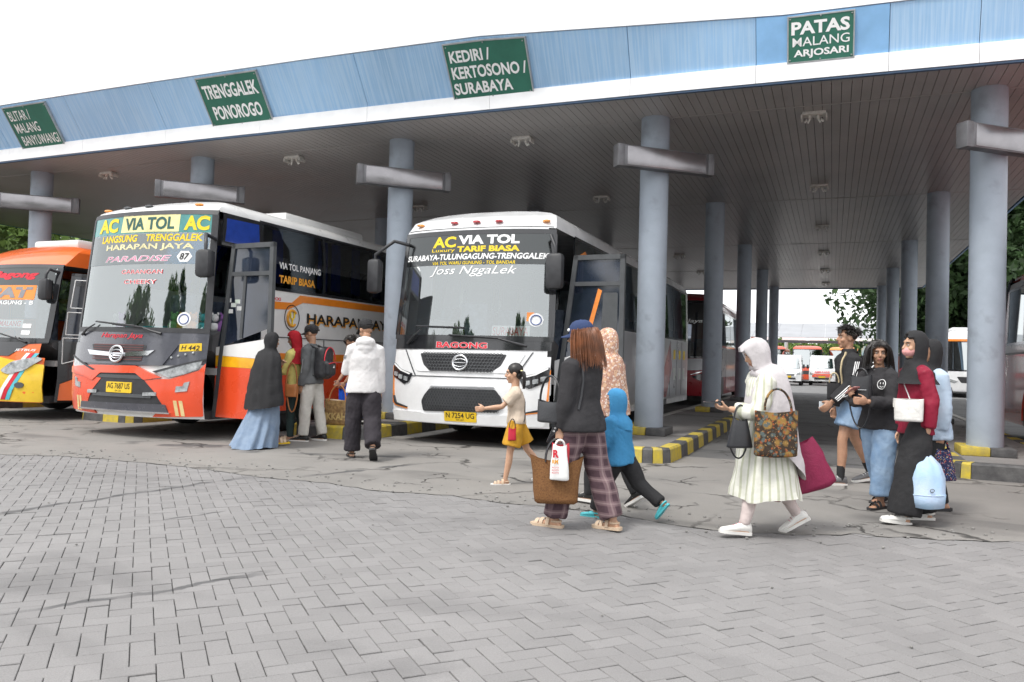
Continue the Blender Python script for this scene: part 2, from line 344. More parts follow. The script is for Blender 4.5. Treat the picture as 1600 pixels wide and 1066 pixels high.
# ================================================================ the canopy
cano = thing('terminal_canopy', 'long bus terminal canopy with pale blue fascia, white band and round grey columns', 'canopy', (0, 0, 0))
XL, XR, YB = -24.9, 3.85, 41.4
def fy(x): return 11.55-.2*(1-((x+6)/10.5)**2) if x < 4.5 else 11.55
mSof = M('soffit_panel_paint', (.41, .395, .385), .38, metal=.25, var=.1, scale=.6, bump=.05, bscale=3)
mSofB = M('soffit_void', (.02, .02, .02), .9)
mFas = M('fascia_blue', (.31, .52, .77), .5, var=.08, scale=.5)
N, L, b = nodes(mFas)                                         # washed-out vertical streaks
tc = [n for n in N if n.type == 'TEX_COORD'][0]; mp = N.new('ShaderNodeMapping'); mp.inputs['Scale'].default_value = (16, .4, .5); L.new(tc.outputs['Object'], mp.inputs[0])
n1 = N.new('ShaderNodeTexNoise'); n1.inputs['Scale'].default_value = 2; n1.inputs['Detail'].default_value = 8; L.new(mp.outputs[0], n1.inputs['Vector'])
r1 = N.new('ShaderNodeMapRange'); r1.inputs[1].default_value = .42; r1.inputs[2].default_value = .62; r1.inputs[4].default_value = .42; L.new(n1.outputs[0], r1.inputs[0])
mx = N.new('ShaderNodeMix'); mx.data_type = 'RGBA'; mx.inputs[7].default_value = (.52, .68, .83, 1)
L.new(r1.outputs[0], mx.inputs[0]); L.new(b.inputs['Base Color'].links[0].from_socket, mx.inputs[6]); L.new(mx.outputs[2], b.inputs['Base Color'])
mFas2 = M('fascia_blue_plate', (.24, .47, .76), .45, var=.08, scale=2)
mWht = M('fascia_white', (.82, .83, .84), .45, var=.04, scale=3)
mEdge = M('drip_edge_blue', (.05, .10, .18), .5)
mCol = M('column_paint', (.335, .385, .45), .5, var=.06, scale=2.5, rv=.12, bump=.06, bscale=9)
N, L, b = nodes(mCol)                                         # grime rubbed on the lower shaft
n1 = N.new('ShaderNodeTexNoise'); n1.inputs['Scale'].default_value = 3.2; n1.inputs['Detail'].default_value = 9; tc = [n for n in N if n.type == 'TEX_COORD'][0]; L.new(tc.outputs['Object'], n1.inputs['Vector'])
r1 = N.new('ShaderNodeMapRange'); r1.inputs[1].default_value = .58; r1.inputs[2].default_value = .72; r1.inputs[4].default_value = .4; L.new(n1.outputs[0], r1.inputs[0])
mx = N.new('ShaderNodeMix'); mx.data_type = 'RGBA'; mx.inputs[7].default_value = (.16, .17, .19, 1)
L.new(r1.outputs[0], mx.inputs[0]); L.new(b.inputs['Base Color'].links[0].from_socket, mx.inputs[6]); L.new(mx.outputs[2], b.inputs['Base Color'])
pw = .13; k = int((XR-XL)/pw)
v, f = [], []
for i in range(k):
    x0 = XL+i*pw; x1 = x0+pw-.007; xm = (x0+x1)/2
    y0 = fy(xm)+.03
    G().box((x0, y0, 5.2), (x1, YB-.02, 5.222)).obj('soffit_panel', mSof, cano)
box('soffit_backing', (XL+.02, 11.75, 5.226), (XR-.02, YB-.05, 5.26), mSofB, cano)
for y in [12.5+7*i-.02 for i in range(5)]: box('soffit_joint_strip', (XL+.05, y, 5.192), (XR-.05, y+.035, 5.1995), mSof, cano)
xs = list(np.linspace(XL-.3, XR+.05, 14)); xs = sorted([x for x in xs if not (-1.4 < x < .9)]+[-1.05, .62])
ln_ = lambda x: float(np.interp(x, [-5, -.7], [.70, .26]))        # the fascia stands up straighter towards this end
vh_ = lambda x: float(np.interp(x, [-8, -5, -.7], [1., .98, .83]))   # and is a little lower there
fas = lambda x, t, off=0.: (x, fy(x)-.02-ln_(x)*t*vh_(x)-.85*off, 5.45+t*vh_(x)-.5*off)           # t = height above the white band
for x0, x1 in zip(xs, xs[1:]):
    plate = abs(x0+1.05) < .01
    patch('fascia_panel', [(x0+.004, 0), (x1-.004, 0), (x1-.004, .74), (x0+.004, .74)], fas, mFas2 if plate else mFas, cano, .012 if plate else 0, .04, da=.4, db=.5)
    wb = lambda x, t, off=0.: (x, fy(x)-.035-off, 5.215+t)
    patch('white_band', [(x0+.003, 0), (x1-.003, 0), (x1-.003, .25), (x0+.003, .25)], wb, mWht, cano, .03, .05, da=.4)
    patch('drip_edge', [(x0, 0), (x1, 0), (x1, .026), (x0, .026)], lambda x, t, off=0.: (x, fy(x)-.02-off, 5.186+t), mEdge, cano, .03, .06, da=.4)
    patch('top_trim', [(x0, 0), (x1, 0), (x1, .03), (x0, .03)], lambda x, t, off=0.: (x, fy(x)-.02-ln_(x)*.745*vh_(x)-off, 5.45+.75*vh_(x)+t), mWht, cano, .02, .1, da=.4)
for i, (y0, y1) in enumerate(zip(np.linspace(11.3, YB, 7), np.linspace(11.3, YB, 7)[1:])):
    for sx, X in ((1, XR), (-1, XL)):
        fs = lambda y, t, off=0.: (X+sx*(.02+.66*t+.83*off), y, 5.45+t-.55*off)
        patch('side_fascia_panel', [(y0+.004, 0), (y1-.004, 0), (y1-.004, .74), (y0+.004, .74)], fs, mFas, cano, 0, .04, da=1, db=.5)
        patch('side_band', [(y0+.004, 0), (y1-.004, 0), (y1-.004, .25), (y0+.004, .25)], lambda y, t, off=0.: (X+sx*(.035+off), y, 5.19+t), mFas2, cano, .02, .05, da=2)
patch('fascia_backing', [(XL-.3, -.2), (XR, -.2), (XR, .73), (XL-.3, .73)], fas, mEdge, cano, -.06, .02, da=.4, db=.5)
box('rear_fascia', (XL, YB, 5.15), (XR, YB+.08, 5.95), mEdge, cano)
mRoof = M('roof_sheet', (.45, .47, .5), .5, metal=.3)
G().add([(XL-.4, 11.5, 5.95), (XR+.4, 11.5, 5.95), (XR+.4, YB, 5.97), (XL-.4, YB, 5.97), (XL, 24, 6.3), (XR, 24, 6.3)], [(0, 1, 5, 4), (4, 5, 2, 3), (0, 4, 3), (1, 2, 5)]).obj('roof_deck', mRoof, cano)
cg = G().tube([(0, 0, .29), (0, 0, 5.24)], .225, 40)
me0 = cg.obj('column', mCol, cano, 40); first = True
mDk = M('plinth_dark', (.10, .10, .105), .8, c2=(.17, .17, .17), scale=7, bump=.3)
for ci, x in enumerate(COLX):
    for j in range(5):
        if j and ci > 3: continue
        c = me0 if first else link(me0.copy(), cano); first = False
        c.location = (x+(min(.15, .15*j) if ci == 0 else 0), 12.5+7*j, 0)
        painted = j < 2 and ci < 5
        s = .33
        parts = [((-s, -s), (.02, s)), ((.02, -s), (s, s))]
        for q, ((ax, ay), (bx, by)) in enumerate(parts):
            box('plinth_block', (ax+.003, ay, .185), (bx-.003, by, .305), (mYel if q == 0 else mBlk) if painted else mDk, c, .015)
# ---------------------------------------------------------------- destination signs on the fascia
mGrn = M('sign_green', (.025, .145, .10), .45, var=.08, scale=3, rv=.08)
mSgF = M('sign_frame', (.45, .47, .48), .4, metal=.6)
mSgW = M('sign_white', (.82, .83, .83), .5, var=.03)
mRivet = M('rivet', (.3, .32, .33), .4, metal=.8)
def dest_sign(x0, x1, lines, label, b0=-.02, b1=.70, bold=.018):
    o = thing('destination_sign', label, 'sign', (0, 0, 0), 0, 'green destination signs on the fascia')
    c = Vector(fas((x0+x1)/2, 0)); o.location = c
    fn = lambda x, t, off=0.: Vector(fas(x, t, off))-c
    patch('panel', [(x0, b0), (x1, b0), (x1, b1), (x0, b1)], fn, mGrn, o, .05, .03, da=.3)
    for a in ([(x0-.012, b0-.012), (x1+.012, b0-.012), (x1+.012, b0+.006), (x0-.012, b0+.006)], [(x0-.012, b1-.006), (x1+.012, b1-.006), (x1+.012, b1+.012), (x0-.012, b1+.012)],
              [(x0-.012, b0), (x0+.006, b0), (x0+.006, b1), (x0-.012, b1)], [(x1-.006, b0), (x1+.012, b0), (x1+.012, b1), (x1-.006, b1)]):
        patch('frame', a, fn, mSgF, o, .056, .05, da=.4)
    W = x1-x0; H_ = b1-b0
    for s, u0_, u1_, t0, t1, bd in lines:
        lettering(s, x0+W*u0_, x0+W*u1_, b0+H_*t0, b0+H_*t1, fn, mSgW, o, .0535, bold=bd)
    for a, bq in ((.03, .05), (.97, .05), (.03, .95), (.97, .95), (.5, .03), (.5, .97)):
        p = Vector(fn(x0+W*a, b0+H_*bq, .052)); G().ell(p, (.012, .012, .012), 8, 5).obj('rivet', mRivet, o, 60)
dest_sign(-15.80, -14.54, [('BLITAR /', .06, .55, .68, .91, .008), ('MALANG', .08, .64, .39, .62, .008), ('BANYUWANGI', .10, .96, .09, .32, .008)], 'green sign reading BLITAR / MALANG BANYUWANGI on the blue fascia')
dest_sign(-10.60, -9.26, [('TRENGGALEK', .05, .95, .57, .85, .03), ('PONOROGO', .10, .90, .14, .42, .03)], 'green sign reading TRENGGALEK PONOROGO on the blue fascia')
dest_sign(-5.66, -4.33, [('KEDIRI /', .05, .56, .67, .88, .03), ('KERTOSONO /', .04, .97, .38, .60, .03), ('SURABAYA', .03, .77, .10, .31, .03)], 'green sign reading KEDIRI / KERTOSONO / SURABAYA on the blue fascia')
dest_sign(-.63, .19, [('PATAS', .05, .94, .60, .89, .035), ('MALANG', .07, .94, .34, .54, .004), ('ARJOSARI', .09, .93, .07, .27, .03)], 'green sign reading PATAS MALANG ARJOSARI on a darker blue plate', .03, .71)
# ---------------------------------------------------------------- ceiling lamps
mLamp = M('lamp_plastic', (.62, .60, .56), .5, var=.15, scale=20); mBulb = M('lamp_bulb', (.75, .74, .7), .3)
def lamp_fix():
    o = thing('ceiling_lamp', '', 'lamp')
    box('mounting_tray', (-.17, -.1, 5.15), (.17, .1, 5.199), mLamp, o, .008)
    box('end_bracket', (-.19, -.1, 5.09), (-.165, .1, 5.16), mLamp, o, .006); box('end_bracket', (.165, -.1, 5.09), (.19, .1, 5.16), mLamp, o, .006)
    for s in (-1, 1):
        h = G().tube([(s*.06, 0, 5.15), (s*.06, 0, 5.10)], .025, 10).obj('socket', mLamp, o, 40)
        G().tube([(s*.06, 0, 5.1), (s*.085, .02, 5.05), (s*.11, 0, 5.09), (s*.13, -.02, 5.05)], .016, 8).obj('bulb', mBulb, h, 60)
    return o
lp = lamp_fix(); fst = True
ordn = ('first', 'second', 'third', 'fourth', 'fifth', 'last')
for bx, lab, n_ in ((-.32, 'in the empty bay', 6), (-5.1, 'above the white coach', 6), (-9.95, 'above the red coach', 2), (-14.95, 'above the orange bus', 2)):
    for i in range(n_):
        o = lp if fst else copy_tree(lp); fst = False
        o.location = (bx, 12.85+5.15*i, 0); tag(o, 'small pale ceiling lamp %s, %s from the front fascia' % (lab, ordn[i]), 'lamp', 'ceiling lamps under the canopy')
# ---------------------------------------------------------------- foil-faced box signs strapped to the front columns
mFoil = M('wrinkled_foil', (.30, .29, .30), .24, metal=.9, var=.1, scale=2, rv=.05, bump=.4, bscale=1.6)
mFrm = M('box_frame', (.16, .16, .17), .45, metal=.4, var=.15)
for x, lab in zip(COLX[:5], ('beside the empty bay', 'above the open door of the white coach', 'between the two large coaches', 'above the black and red coach roof', 'above the orange bus')):
    o = thing('column_box_sign', 'blank foil-faced box sign strapped to column ' + lab, 'sign box', (x, 12.5, 4.46), R(40), 'blank box signs on the front columns')
    if x == 1.95: o.location.z = 4.4
    hl = .78
    G().box((-hl, -.40, -.165), (hl, -.24, .165), .012).obj('housing', mFrm, o, 40)
    box('foil_face', (-hl+.1, -.408, -.145), (hl-.1, -.398, .145), mFoil, o, .004)
    for s in (-1, 1): G().box((s*hl-.055, -.412, -.17), (s*hl+.055, -.23, .17), .008).obj('end_cap', mFrm, o, 40)
    G().tube([(.24*math.cos(t), .24*math.sin(t), 0) for t in [2*math.pi*i/24 for i in range(25)]], .012, 6, False).obj('strap', mFrm, o, 60)
    box('bracket', (-.05, -.25, -.04), (.05, -.2, .04), mFrm, o)
# ================================================================ buses
mTyre = M('tyre_rubber', (.03, .03, .03), .85, var=.15, scale=20); mRim = M('wheel_rim', (.35, .35, .36), .4, metal=.7)
mBlkP = M('black_plastic', (.035, .036, .04), .45, var=.15, scale=12); mBlkG = M('black_gloss', (.02, .021, .024), .12, coat=.6, rv=.04)
mFrG = M('grey_frame', (.07, .075, .08), .4, var=.1); mChr = M('chrome', (.75, .76, .78), .14, metal=1., rv=.05, var=.05)
mPlY = M('plate_yellow', (.75, .50, .02), .45, var=.06); mInk = M('black_ink', (.015, .015, .015), .6)
mLens = M('lamp_lens', (.36, .38, .39), .08, coat=1., var=.3, scale=14, rv=.03); mOrL = M('amber_lens', (.85, .32, .03), .2, coat=.8); mRdL = M('red_lens', (.5, .02, .03), .2, coat=.8)
mGW = glass('windscreen_glass', (.80, .87, .87), .26); mGT = glass('tinted_glass', (.24, .26, .30), .06); mGD = M('door_glass', (.018, .026, .045), .06, coat=1., rv=.03, var=.3, scale=2)
mDash = M('dashboard', (.09, .09, .095), .7, var=.2); mSeat = M('seat_fabric', (.20, .23, .30), .9, var=.3, scale=8); mInt = M('bus_interior', (.34, .34, .34), .8)
mYT = M('yellow_letters', (.82, .60, .02), .5, var=.04); mWT = M('white_letters', (.85, .86, .86), .5, var=.03); mRT = M('red_letters', (.62, .02, .04), .5, var=.05)
PB = [(.3, .05), (.6, 0), (1.1, .01), (1.45, .06), (3.25, .28), (3.4, .38), (3.62, .95)]
PH = [(.3, .05), (.6, 0), (1.0, .01), (1.4, .06), (3.35, .28), (3.45, .38), (3.62, .95)]
class Bus:
    def __init__(s, name, label, loc, L=11.6, P=PB, W=1.28, body=None, win=(2.0, 3.25), ws=(1.58, 3.28), wheels=(2.45, 8.4), rz=0., top=3.62, door=True, detail=True, floor=.32, group=None, lower=None):
        s.o = thing(name, label, 'bus', loc, rz, group); s.L, s.P, s.W, s.win, s.ws, s.top = L, P, W, win, ws, top
        k = top/3.62; s.k = k
        zs = sorted(set([floor, .5, .8, 1.1, 1.35, ws[0], win[0], (win[0]+win[1])/2, win[1], ws[1]]+[x*k for x in (3.42, 3.5, 3.56, 3.6, 3.62)]))
        zs = [z for i, z in enumerate(zs) if i == 0 or z-zs[i-1] > .012]
        us = [-1, -.985, -.96, -.92, -.8, -.6, -.4, -.2, 0, .2, .4, .6, .8, .92, .96, .985, 1]
        ys = [None, 1.45, 2.2, 3.2, 4.4, 5.6, 6.8, 8, 9.2, 10.4]; ys = [y for y in ys if y is None or y < L-.6]+[L-.35, L-.1]
        rings = []
        for z in zs:
            w = s.hw(z); yc = s.yf(w, z); rg = [(w*u, s.yf(w*u, z), z) for u in us]
            rear = L-(.0 if z < 3.3*k else (z-3.3*k)*.8)
            def sy(y):
                if y is None: return yc+.06
                return y if z < 3.3*k else yc+.06+(y-.6)*(rear-yc-.06)/(L-.6)
            side = [sy(y) for y in ys]; rg += [(w, y, z) for y in side]
            rg += [(w*u, rear+.08*(1-u*u), z) for u in (.9, .5, 0, -.5, -.9)]
            rg += [(-w, y, z) for y in side[::-1]]; rings.append(rg)
        g = G().loft(rings); keep = []; nf = len(us)
        for q in g.f[:-2]:
            c = sum((Vector(g.v[i]) for i in q), Vector())/4
            if s.ws[0] < c.z < s.ws[1] and c.y < 1.1 and abs(c.x) < s.W*.955 : continue
            if win[0] < c.z < win[1] and abs(c.x) > s.W*.9 and 1.4 < c.y < L-.35: continue
            if door and c.x > s.W*.9 and .33 < c.z < win[1] and .3 < c.y < 1.44: continue
            keep.append(q)
        keep.append(g.f[-1]); g.f = keep
        s.body = g.obj('body_shell', body, s.o, 30)
        G().box((-W+.1, .5, .3), (W-.1, L-.2, .42)).obj('underframe', mBlkP, s.o)
        if detail:
            G().box((-W+.04, .55, .95), (W-.04, L-.1, 1.05)).obj('floor_deck', mInt, s.o)
            st = None
            for y in np.arange(2.4, L-1, .95):
                for x in (-.9, -.45, .45, .9):
                    if st is None: st = c_ = G().loft([[(sx*.2, yy, z) for sx, yy, z in ((-1, 0, 1.05), (1, 0, 1.05), (1, .42, 1.05), (-1, .42, 1.05))], [(sx*.2, yy, z) for sx, yy, z in ((-1, 0, 1.42), (1, 0, 1.42), (1, .46, 1.45), (-1, .46, 1.45))], [(sx*.2, yy, z) for sx, yy, z in ((-1, .34, 1.46), (1, .34, 1.46), (1, .48, 1.46), (-1, .48, 1.46))], [(sx*.17, yy, z) for sx, yy, z in ((-1, .4, 2.2), (1, .4, 2.2), (1, .52, 2.18), (-1, .52, 2.18))]]).obj('passenger_seat', mSeat, s.o)
                    else: c_ = link(st.copy(), s.o)
                    c_.location = (x, y, 0)
            d = G().loft([[(x, .34+.24*(x/W)**2+yy, z) for yy, z in ((.0, 1.3), (.0, s.ws[0]-.06), (.2, s.ws[0]+.0), (.45, s.ws[0]-.1), (.45, 1.05))] for x in np.linspace(-W+.12, W-.12, 9)]).obj('dashboard', mDash, s.o, 40)
            G().tube([(-.62+.2*math.cos(t), .95+.08*math.sin(t), s.ws[0]+.02+.18*math.sin(t)) for t in [2*math.pi*i/20 for i in range(21)]], .016, 6, False).obj('steering_wheel', mBlkP, s.o, 60)
            G().box((-.9, 1.35, 1.05), (-.4, 1.8, 1.4), .05).box((-.9, 1.72, 1.35), (-.4, 1.88, 2.25), .06).obj('driver_seat', mSeat, s.o, 40)
            box('interior_ceiling', (-W+.1, .9, 3.3*k), (W-.1, L-.2, 3.33*k), mInt, s.o)
        for y in wheels:
            for sx in (-1, 1):
                prof_ = [(.0, .10), (.26, .10), (.30, .02), (.34, .0), (.47, .02), (.50, .06), (.50, .24), (.46, .29), (.2, .29)]
                x = sx*(W-.015)
                tg = G().loft([[(x-sx*d, y+r*math.cos(t), .5+r*math.sin(t)) for t in [2*math.pi*i/28 for i in range(28)]] for r, d in prof_[2:]], False).obj('tyre', mTyre, s.o, 40)
                G().loft([[(x-sx*d, y+max(r, .002)*math.cos(t), .5+max(r, .002)*math.sin(t)) for t in [2*math.pi*i/28 for i in range(28)]] for r, d in prof_[:3]], False).obj('rim', mRim, tg, 40)
                fn = s.sf(sx); patch('wheel_arch', arc(y, .5, .60, -18, 198, 18), fn, mBlkP, s.o, .002 , .0, da=.3)
    def hw(s, z):
        k = s.k; return s.W*float(np.interp(z/k, [0, 1.9, 3.25, 3.42, 3.5, 3.56, 3.6, 3.62], [1, 1, .965, .93, .88, .78, .6, .3]))
    def yf(s, x, z):
        u = min(abs(x)/s.W, 1); return float(np.interp(z/s.k, [p[0] for p in s.P], [p[1] for p in s.P]))+.20*u*u+.06*u**8
    def ff(s, x, z, off=0.):
        sx = max(-1, min(1, x/s.W)); return (x+off*.8*sx**7, s.yf(x, z)-off, z)
    def sf(s, sx): return lambda y, z, off=0.: (sx*(s.hw(z)+off), y, z)
    def F(s, name, poly, mat, off=.006, th=.03, r=0., parent=None, mirror=False, **k):
        o = patch(name, poly, s.ff, mat, parent or s.o, off, th, r=r, **k)
        if mirror: patch(name, [(-x, z) for x, z in poly][::-1], s.ff, mat, parent or s.o, off, th, r=r, **k)
        return o
    def S(s, name, poly, mat, off=.004, th=.02, sx=1, r=0., parent=None, **k):
        k.setdefault('da', 1.5); return patch(name, poly, s.sf(sx), mat, parent or s.o, off, th, r=r, **k)
    def T(s, txt, x0, x1, z0, z1, mat, off=.02, parent=None, **k): return lettering(txt, x0, x1, z0, z1, s.ff, mat, parent or s.o, off, **k)
    def windscreen(s, x0=1.2, x1=1.22, gasket=.05, mat=mGW, fr=mBlkG):
        z0, z1 = s.ws
        pane = s.F('windscreen', rpoly([(-x1, z0), (x1, z0), (x0, z1), (-x0, z1)], .08), mat, .008, 0., db=.25)
        for q in ([(-x1-.05, z0-.05), (x1+.05, z0-.05), (x1+.05, z0+.02), (-x1-.05, z0+.02)], [(-x0-.05, z1-.02), (x0+.05, z1-.02), (x0+.05, z1+.05), (-x0-.05, z1+.05)]):
            s.F('windscreen_frame', q, fr, .016, .05)
        s.F('windscreen_frame', [(x1-.02, z0+.02), (x1+.06, z0+.02), (x0+.06, z1-.02), (x0-.02, z1-.02)], fr, .016, .05, mirror=True, da=.03, db=.2)
        return pane
    def side_windows(s, sx, cuts, mat=mGT, post=mBlkG, skip=0):
        z0, z1 = s.win
        for a, b in zip(cuts, cuts[1:]): s.S('side_window', [(a+.02, z0), (b-.02, z0), (b-.02, z1), (a+.02, z1)], mat, .004, 0., sx, db=.4, r=.04)
        for c in cuts: s.S('window_post', [(c-.03, z0-.02), (c+.03, z0-.02), (c+.03, z1+.02), (c-.03, z1+.02)], post, .008, .03, sx, db=.4)
        for z in (z0, z1): s.S('window_rail', [(cuts[0]-.03, z-.03), (cuts[-1]+.03, z-.03), (cuts[-1]+.03, z+.02), (cuts[0]-.03, z+.02)], post, .0095, .03, sx)
    def mirror(s, sx, x0, z0, x1, z1, hw_=.10, hh=.25, mat=mBlkP, fwd=.25):
        y = s.yf(sx*s.W*.95, z0)
        a = G().tube([(x0, y, z0), ((x0*2+x1)/3, y-fwd*.8, z0+.04), (x1, y-fwd, z1+hh+.07), (x1, y-fwd, z1+hh-.02)], [.028, .028, .026, .024], 8).obj('mirror_arm', mat, s.o, 60)
        h = G().box((x1-hw_, y-fwd-.09, z1-hh), (x1+hw_, y-fwd+.07, z1+hh), .06).obj('mirror_head', mat, a, 40)
        box('mirror_glass', (x1-hw_*.8, y-fwd+.071, z1-hh*.85), (x1+hw_*.8, y-fwd+.074, z1+hh*.85), mChr, a)
    def wiper(s, p, q, b0, b1):
        f = lambda a, off: Vector(s.ff(a[0], a[1], off))
        w_ = G().tube([f(p, .03), f(((p[0]+q[0])/2, (p[1]+q[1])/2), .07), f(q, .05)], [.022, .014, .01], 6).obj('wiper_arm', mBlkP, s.o, 60)
        G().tube([f((b0[0]+(b1[0]-b0[0])*t, b0[1]+(b1[1]-b0[1])*t), .035) for t in np.linspace(0, 1, 6)], .013, 5).obj('wiper_blade', mBlkP, w_, 60)
    def plate(s, x0, x1, z0, z1, txt, sub):
        p = s.F('number_plate', [(x0, z0), (x1, z0), (x1, z1), (x0, z1)], mPlY, .03, .02, r=.015)
        W_, H_ = x1-x0, z1-z0
        s.T(txt, x0+W_*.06, x1-W_*.06, z0+H_*.36, z1-H_*.1, mInk, .0325, p, bold=.01); s.T(sub, x0+W_*.38, x1-W_*.38, z0+H_*.1, z0+H_*.26, mInk, .0325, p, bold=.0)
    def emblem(s, x, z, r, mat=mChr, off=.03):
        e = G(); f = lambda a, b, o=off: Vector(s.ff(x+a, z+b, o))
        e.tube([f(r*1.12*math.cos(t), r*math.sin(t)) for t in [2*math.pi*i/32 for i in range(33)]], r*.16, 8, False)
        for k in (1, -1): e.tube([f(r*1.0*math.cos(t), k*(r*.12+r*.42*math.sin(t))) for t in [math.pi*i/12 for i in range(13)]], r*.1, 6)
        e.tube([f(-r*.95, 0), f(r*.95, 0)], r*.12, 6); return e.obj('emblem', mat, s.o, 60)
    def door(s, hx, hy, ang, lowmats, frame=mFrG, w_=1.08, zt=2.85, low=1.45, zb=.32, lean=.30, fw_=.07, label=None):
        """hinged at its front edge; a = distance from the hinge, z = height"""
        d = mk('entrance_door', [], [], None, s.o); d.location = (hx, hy, 0); d.rotation_euler = (0, 0, ang)
        fn = lambda a, z, off=0.: (a, -off, z)
        le = lambda z: lean*max(0, (z-zb))/(zt-zb)**1.0
        out = [(0, zb), (w_, zb), (w_, zt), (le(zt), zt)]
        P_ = lambda nm, poly, mat, off, th, r=0.: patch(nm, poly, fn, mat, d, off, th, da=3, db=3, r=r)
        for q in ([(0, zb), (fw_, zb), (le(zt)+fw_, zt), (le(zt), zt)], [(w_-fw_, zb), (w_, zb), (w_, zt), (w_-fw_, zt)], [(le(zt), zt-fw_), (w_, zt-fw_), (w_, zt), (le(zt), zt)],
                  [(le(2.45)+fw_, 2.4), (w_-fw_, 2.4), (w_-fw_, 2.46), (le(2.45)+fw_, 2.46)]): P_('door_frame', q, frame, .03, .06, .01)
        P_('door_glass', [(.05, low-.15), (w_-.04, low+.15), (w_-.04, zt-.04), (le(zt)+.04, zt-.04)], mGD, .005, 0)
        for (a0, b0, a1, b1, mt) in lowmats: P_('door_panel', [(.035, a0), (w_-.035, b0), (w_-.035, b1), (.035, a1)], mt, .02, .035)
        h = P_('door_handle', [(w_-.26, 1.13), (w_-.1, 1.13), (w_-.1, 1.27), (w_-.26, 1.27)], mBlkP, .035, .02, .02)
        return d, P_
# ---------------------------------------------------------------- white coach
mWP = M('white_coach_paint', (.80, .81, .82), .25, coat=.6, var=.06, scale=2.5, rv=.08); mOP = M('orange_pin_stripe', (.80, .25, .04), .35, coat=.4)
mSil = M('silver_coach_paint', (.42, .43, .45), .3, metal=.4, coat=.5, var=.08, scale=2)
mRedP = M('dark_red_paint', (.32, .02, .03), .3, coat=.6, var=.08)
bg_ = Bus('coach', 'white coach with AC VIA TOL on its windscreen and BAGONG above the grille', (-5.03, 10.50, 0), 12.0, PB, 1.28, mWP, win=(1.95, 3.25), ws=(1.62, 3.18))
b_ = bg_; pane = b_.windscreen(1.19, 1.24)
b_.F('sun_strip', [(-1.21, 2.70), (1.21, 2.70), (1.19, 3.17), (-1.19, 3.17)], glass('black_sun_strip', (.05, .05, .06), .05, .15), .011, 0., parent=pane, db=.2)
b_.T('AC', -.68, -.27, 2.97, 3.14, mYT, .014, pane, bold=.035); b_.T('VIA TOL', -.23, .74, 3.01, 3.15, mWT, .014, pane, bold=.045)
b_.T('Luxury', -.69, -.28, 2.89, 2.955, mYT, .014, pane, bold=.01); b_.T('TARIF BIASA', -.24, .75, 2.895, 2.985, mYT, .014, pane, bold=.045)
b_.T('SURABAYA-TULUNGAGUNG-TRENGGALEK', -1.17, 1.17, 2.78, 2.87, mWT, .014, pane, bold=.03, shear=.15)
b_.T('VIA TOL WARU GUNUNG - TOL BANDAR', -.66, .70, 2.705, 2.755, mYT, .014, pane, bold=.015, shear=.15)
b_.T('Joss NggaLek', -.69, .73, 2.52, 2.68, mWT, .014, pane, bold=.0, shear=.35)
b_.F('destination_card', [(.41, 1.63), (.97, 1.63), (.97, 1.79), (.41, 1.79)], M('card_white', (.78, .77, .76), .6), -.02, .006, da=.3)
b_.T('SURABAYA', .43, .95, 1.65, 1.77, mRT, -.015, bold=.0)
rs = b_.F('round_sticker', arc(1.05, 1.88, .10, 0, 345, 22), M('sticker_white', (.78, .8, .82), .5), .015, .003, parent=pane)
b_.F('round_sticker', [(.92, 1.86), (1.02, 1.86), (1.02, 1.99), (.92, 1.99)], mOP, .0125, .002, parent=pane)
G().tube([b_.ff(1.05+.07*math.cos(t), 1.88+.07*math.sin(t), .02) for t in [2*math.pi*i/24 for i in range(25)]], .008, 5, False).obj('sticker_ring', M('sticker_blue', (.08, .12, .3), .5), pane)
b_.F('cowl_panel', [(-1.27, 1.42), (1.27, 1.44), (1.27, 1.58), (-1.27, 1.58)], mBlkG, .012, .04)
b_.T('BAGONG', -.46, .38, 1.445, 1.54, mWT, .02, bold=.06); b_.T('BAGONG', -.455, .375, 1.448, 1.538, mRT, .022, bold=.035)
b_.F('upper_grille', [(-.74, 1.36), (.68, 1.37), (.60, 1.2), (.46, 1.11), (-.54, 1.10), (-.66, 1.19)], mBlkP, .014, .03, r=.03)
hexg = G()
for i in range(-16, 16):
    for j in range(6):
        cx, cz = i*.052+(.026 if j % 2 else 0), 1.13+j*.045
        if abs(cx+.03) > .50+(cz-1.11)*.6: continue
        hexg.tube([b_.ff(cx+.028*math.cos(R(a+30)), cz+.028*math.sin(R(a+30)), .024) for a in range(0, 361, 60)], .005, 4, False)
hexg.obj('grille_mesh', mFrG, b_.o)
b_.emblem(-.03, 1.235, .105)
b_.F('bonnet_crease', [(-1.26, 1.0), (-.8, 1.025), (.85, 1.035), (1.26, 1.06), (1.26, 1.05), (.85, 1.023), (-.8, 1.013), (-1.26, .985)], mFrG, .007, .01, db=.2)
b_.F('bonnet_panel', [(-.78, 1.09), (.78, 1.10), (.95, 1.40), (-.95, 1.39)], mWP, .011, .03, r=.05)
b_.F('bonnet_seam', [(-1.05, 1.41), (-1.03, 1.41), (-.80, 1.03), (-.82, 1.03)], mFrG, .008, .01, mirror=True)
hl = [(.86, 1.05), (1.10, 1.11), (1.27, 1.21), (1.27, 1.0), (1.02, .885), (.93, .92)]
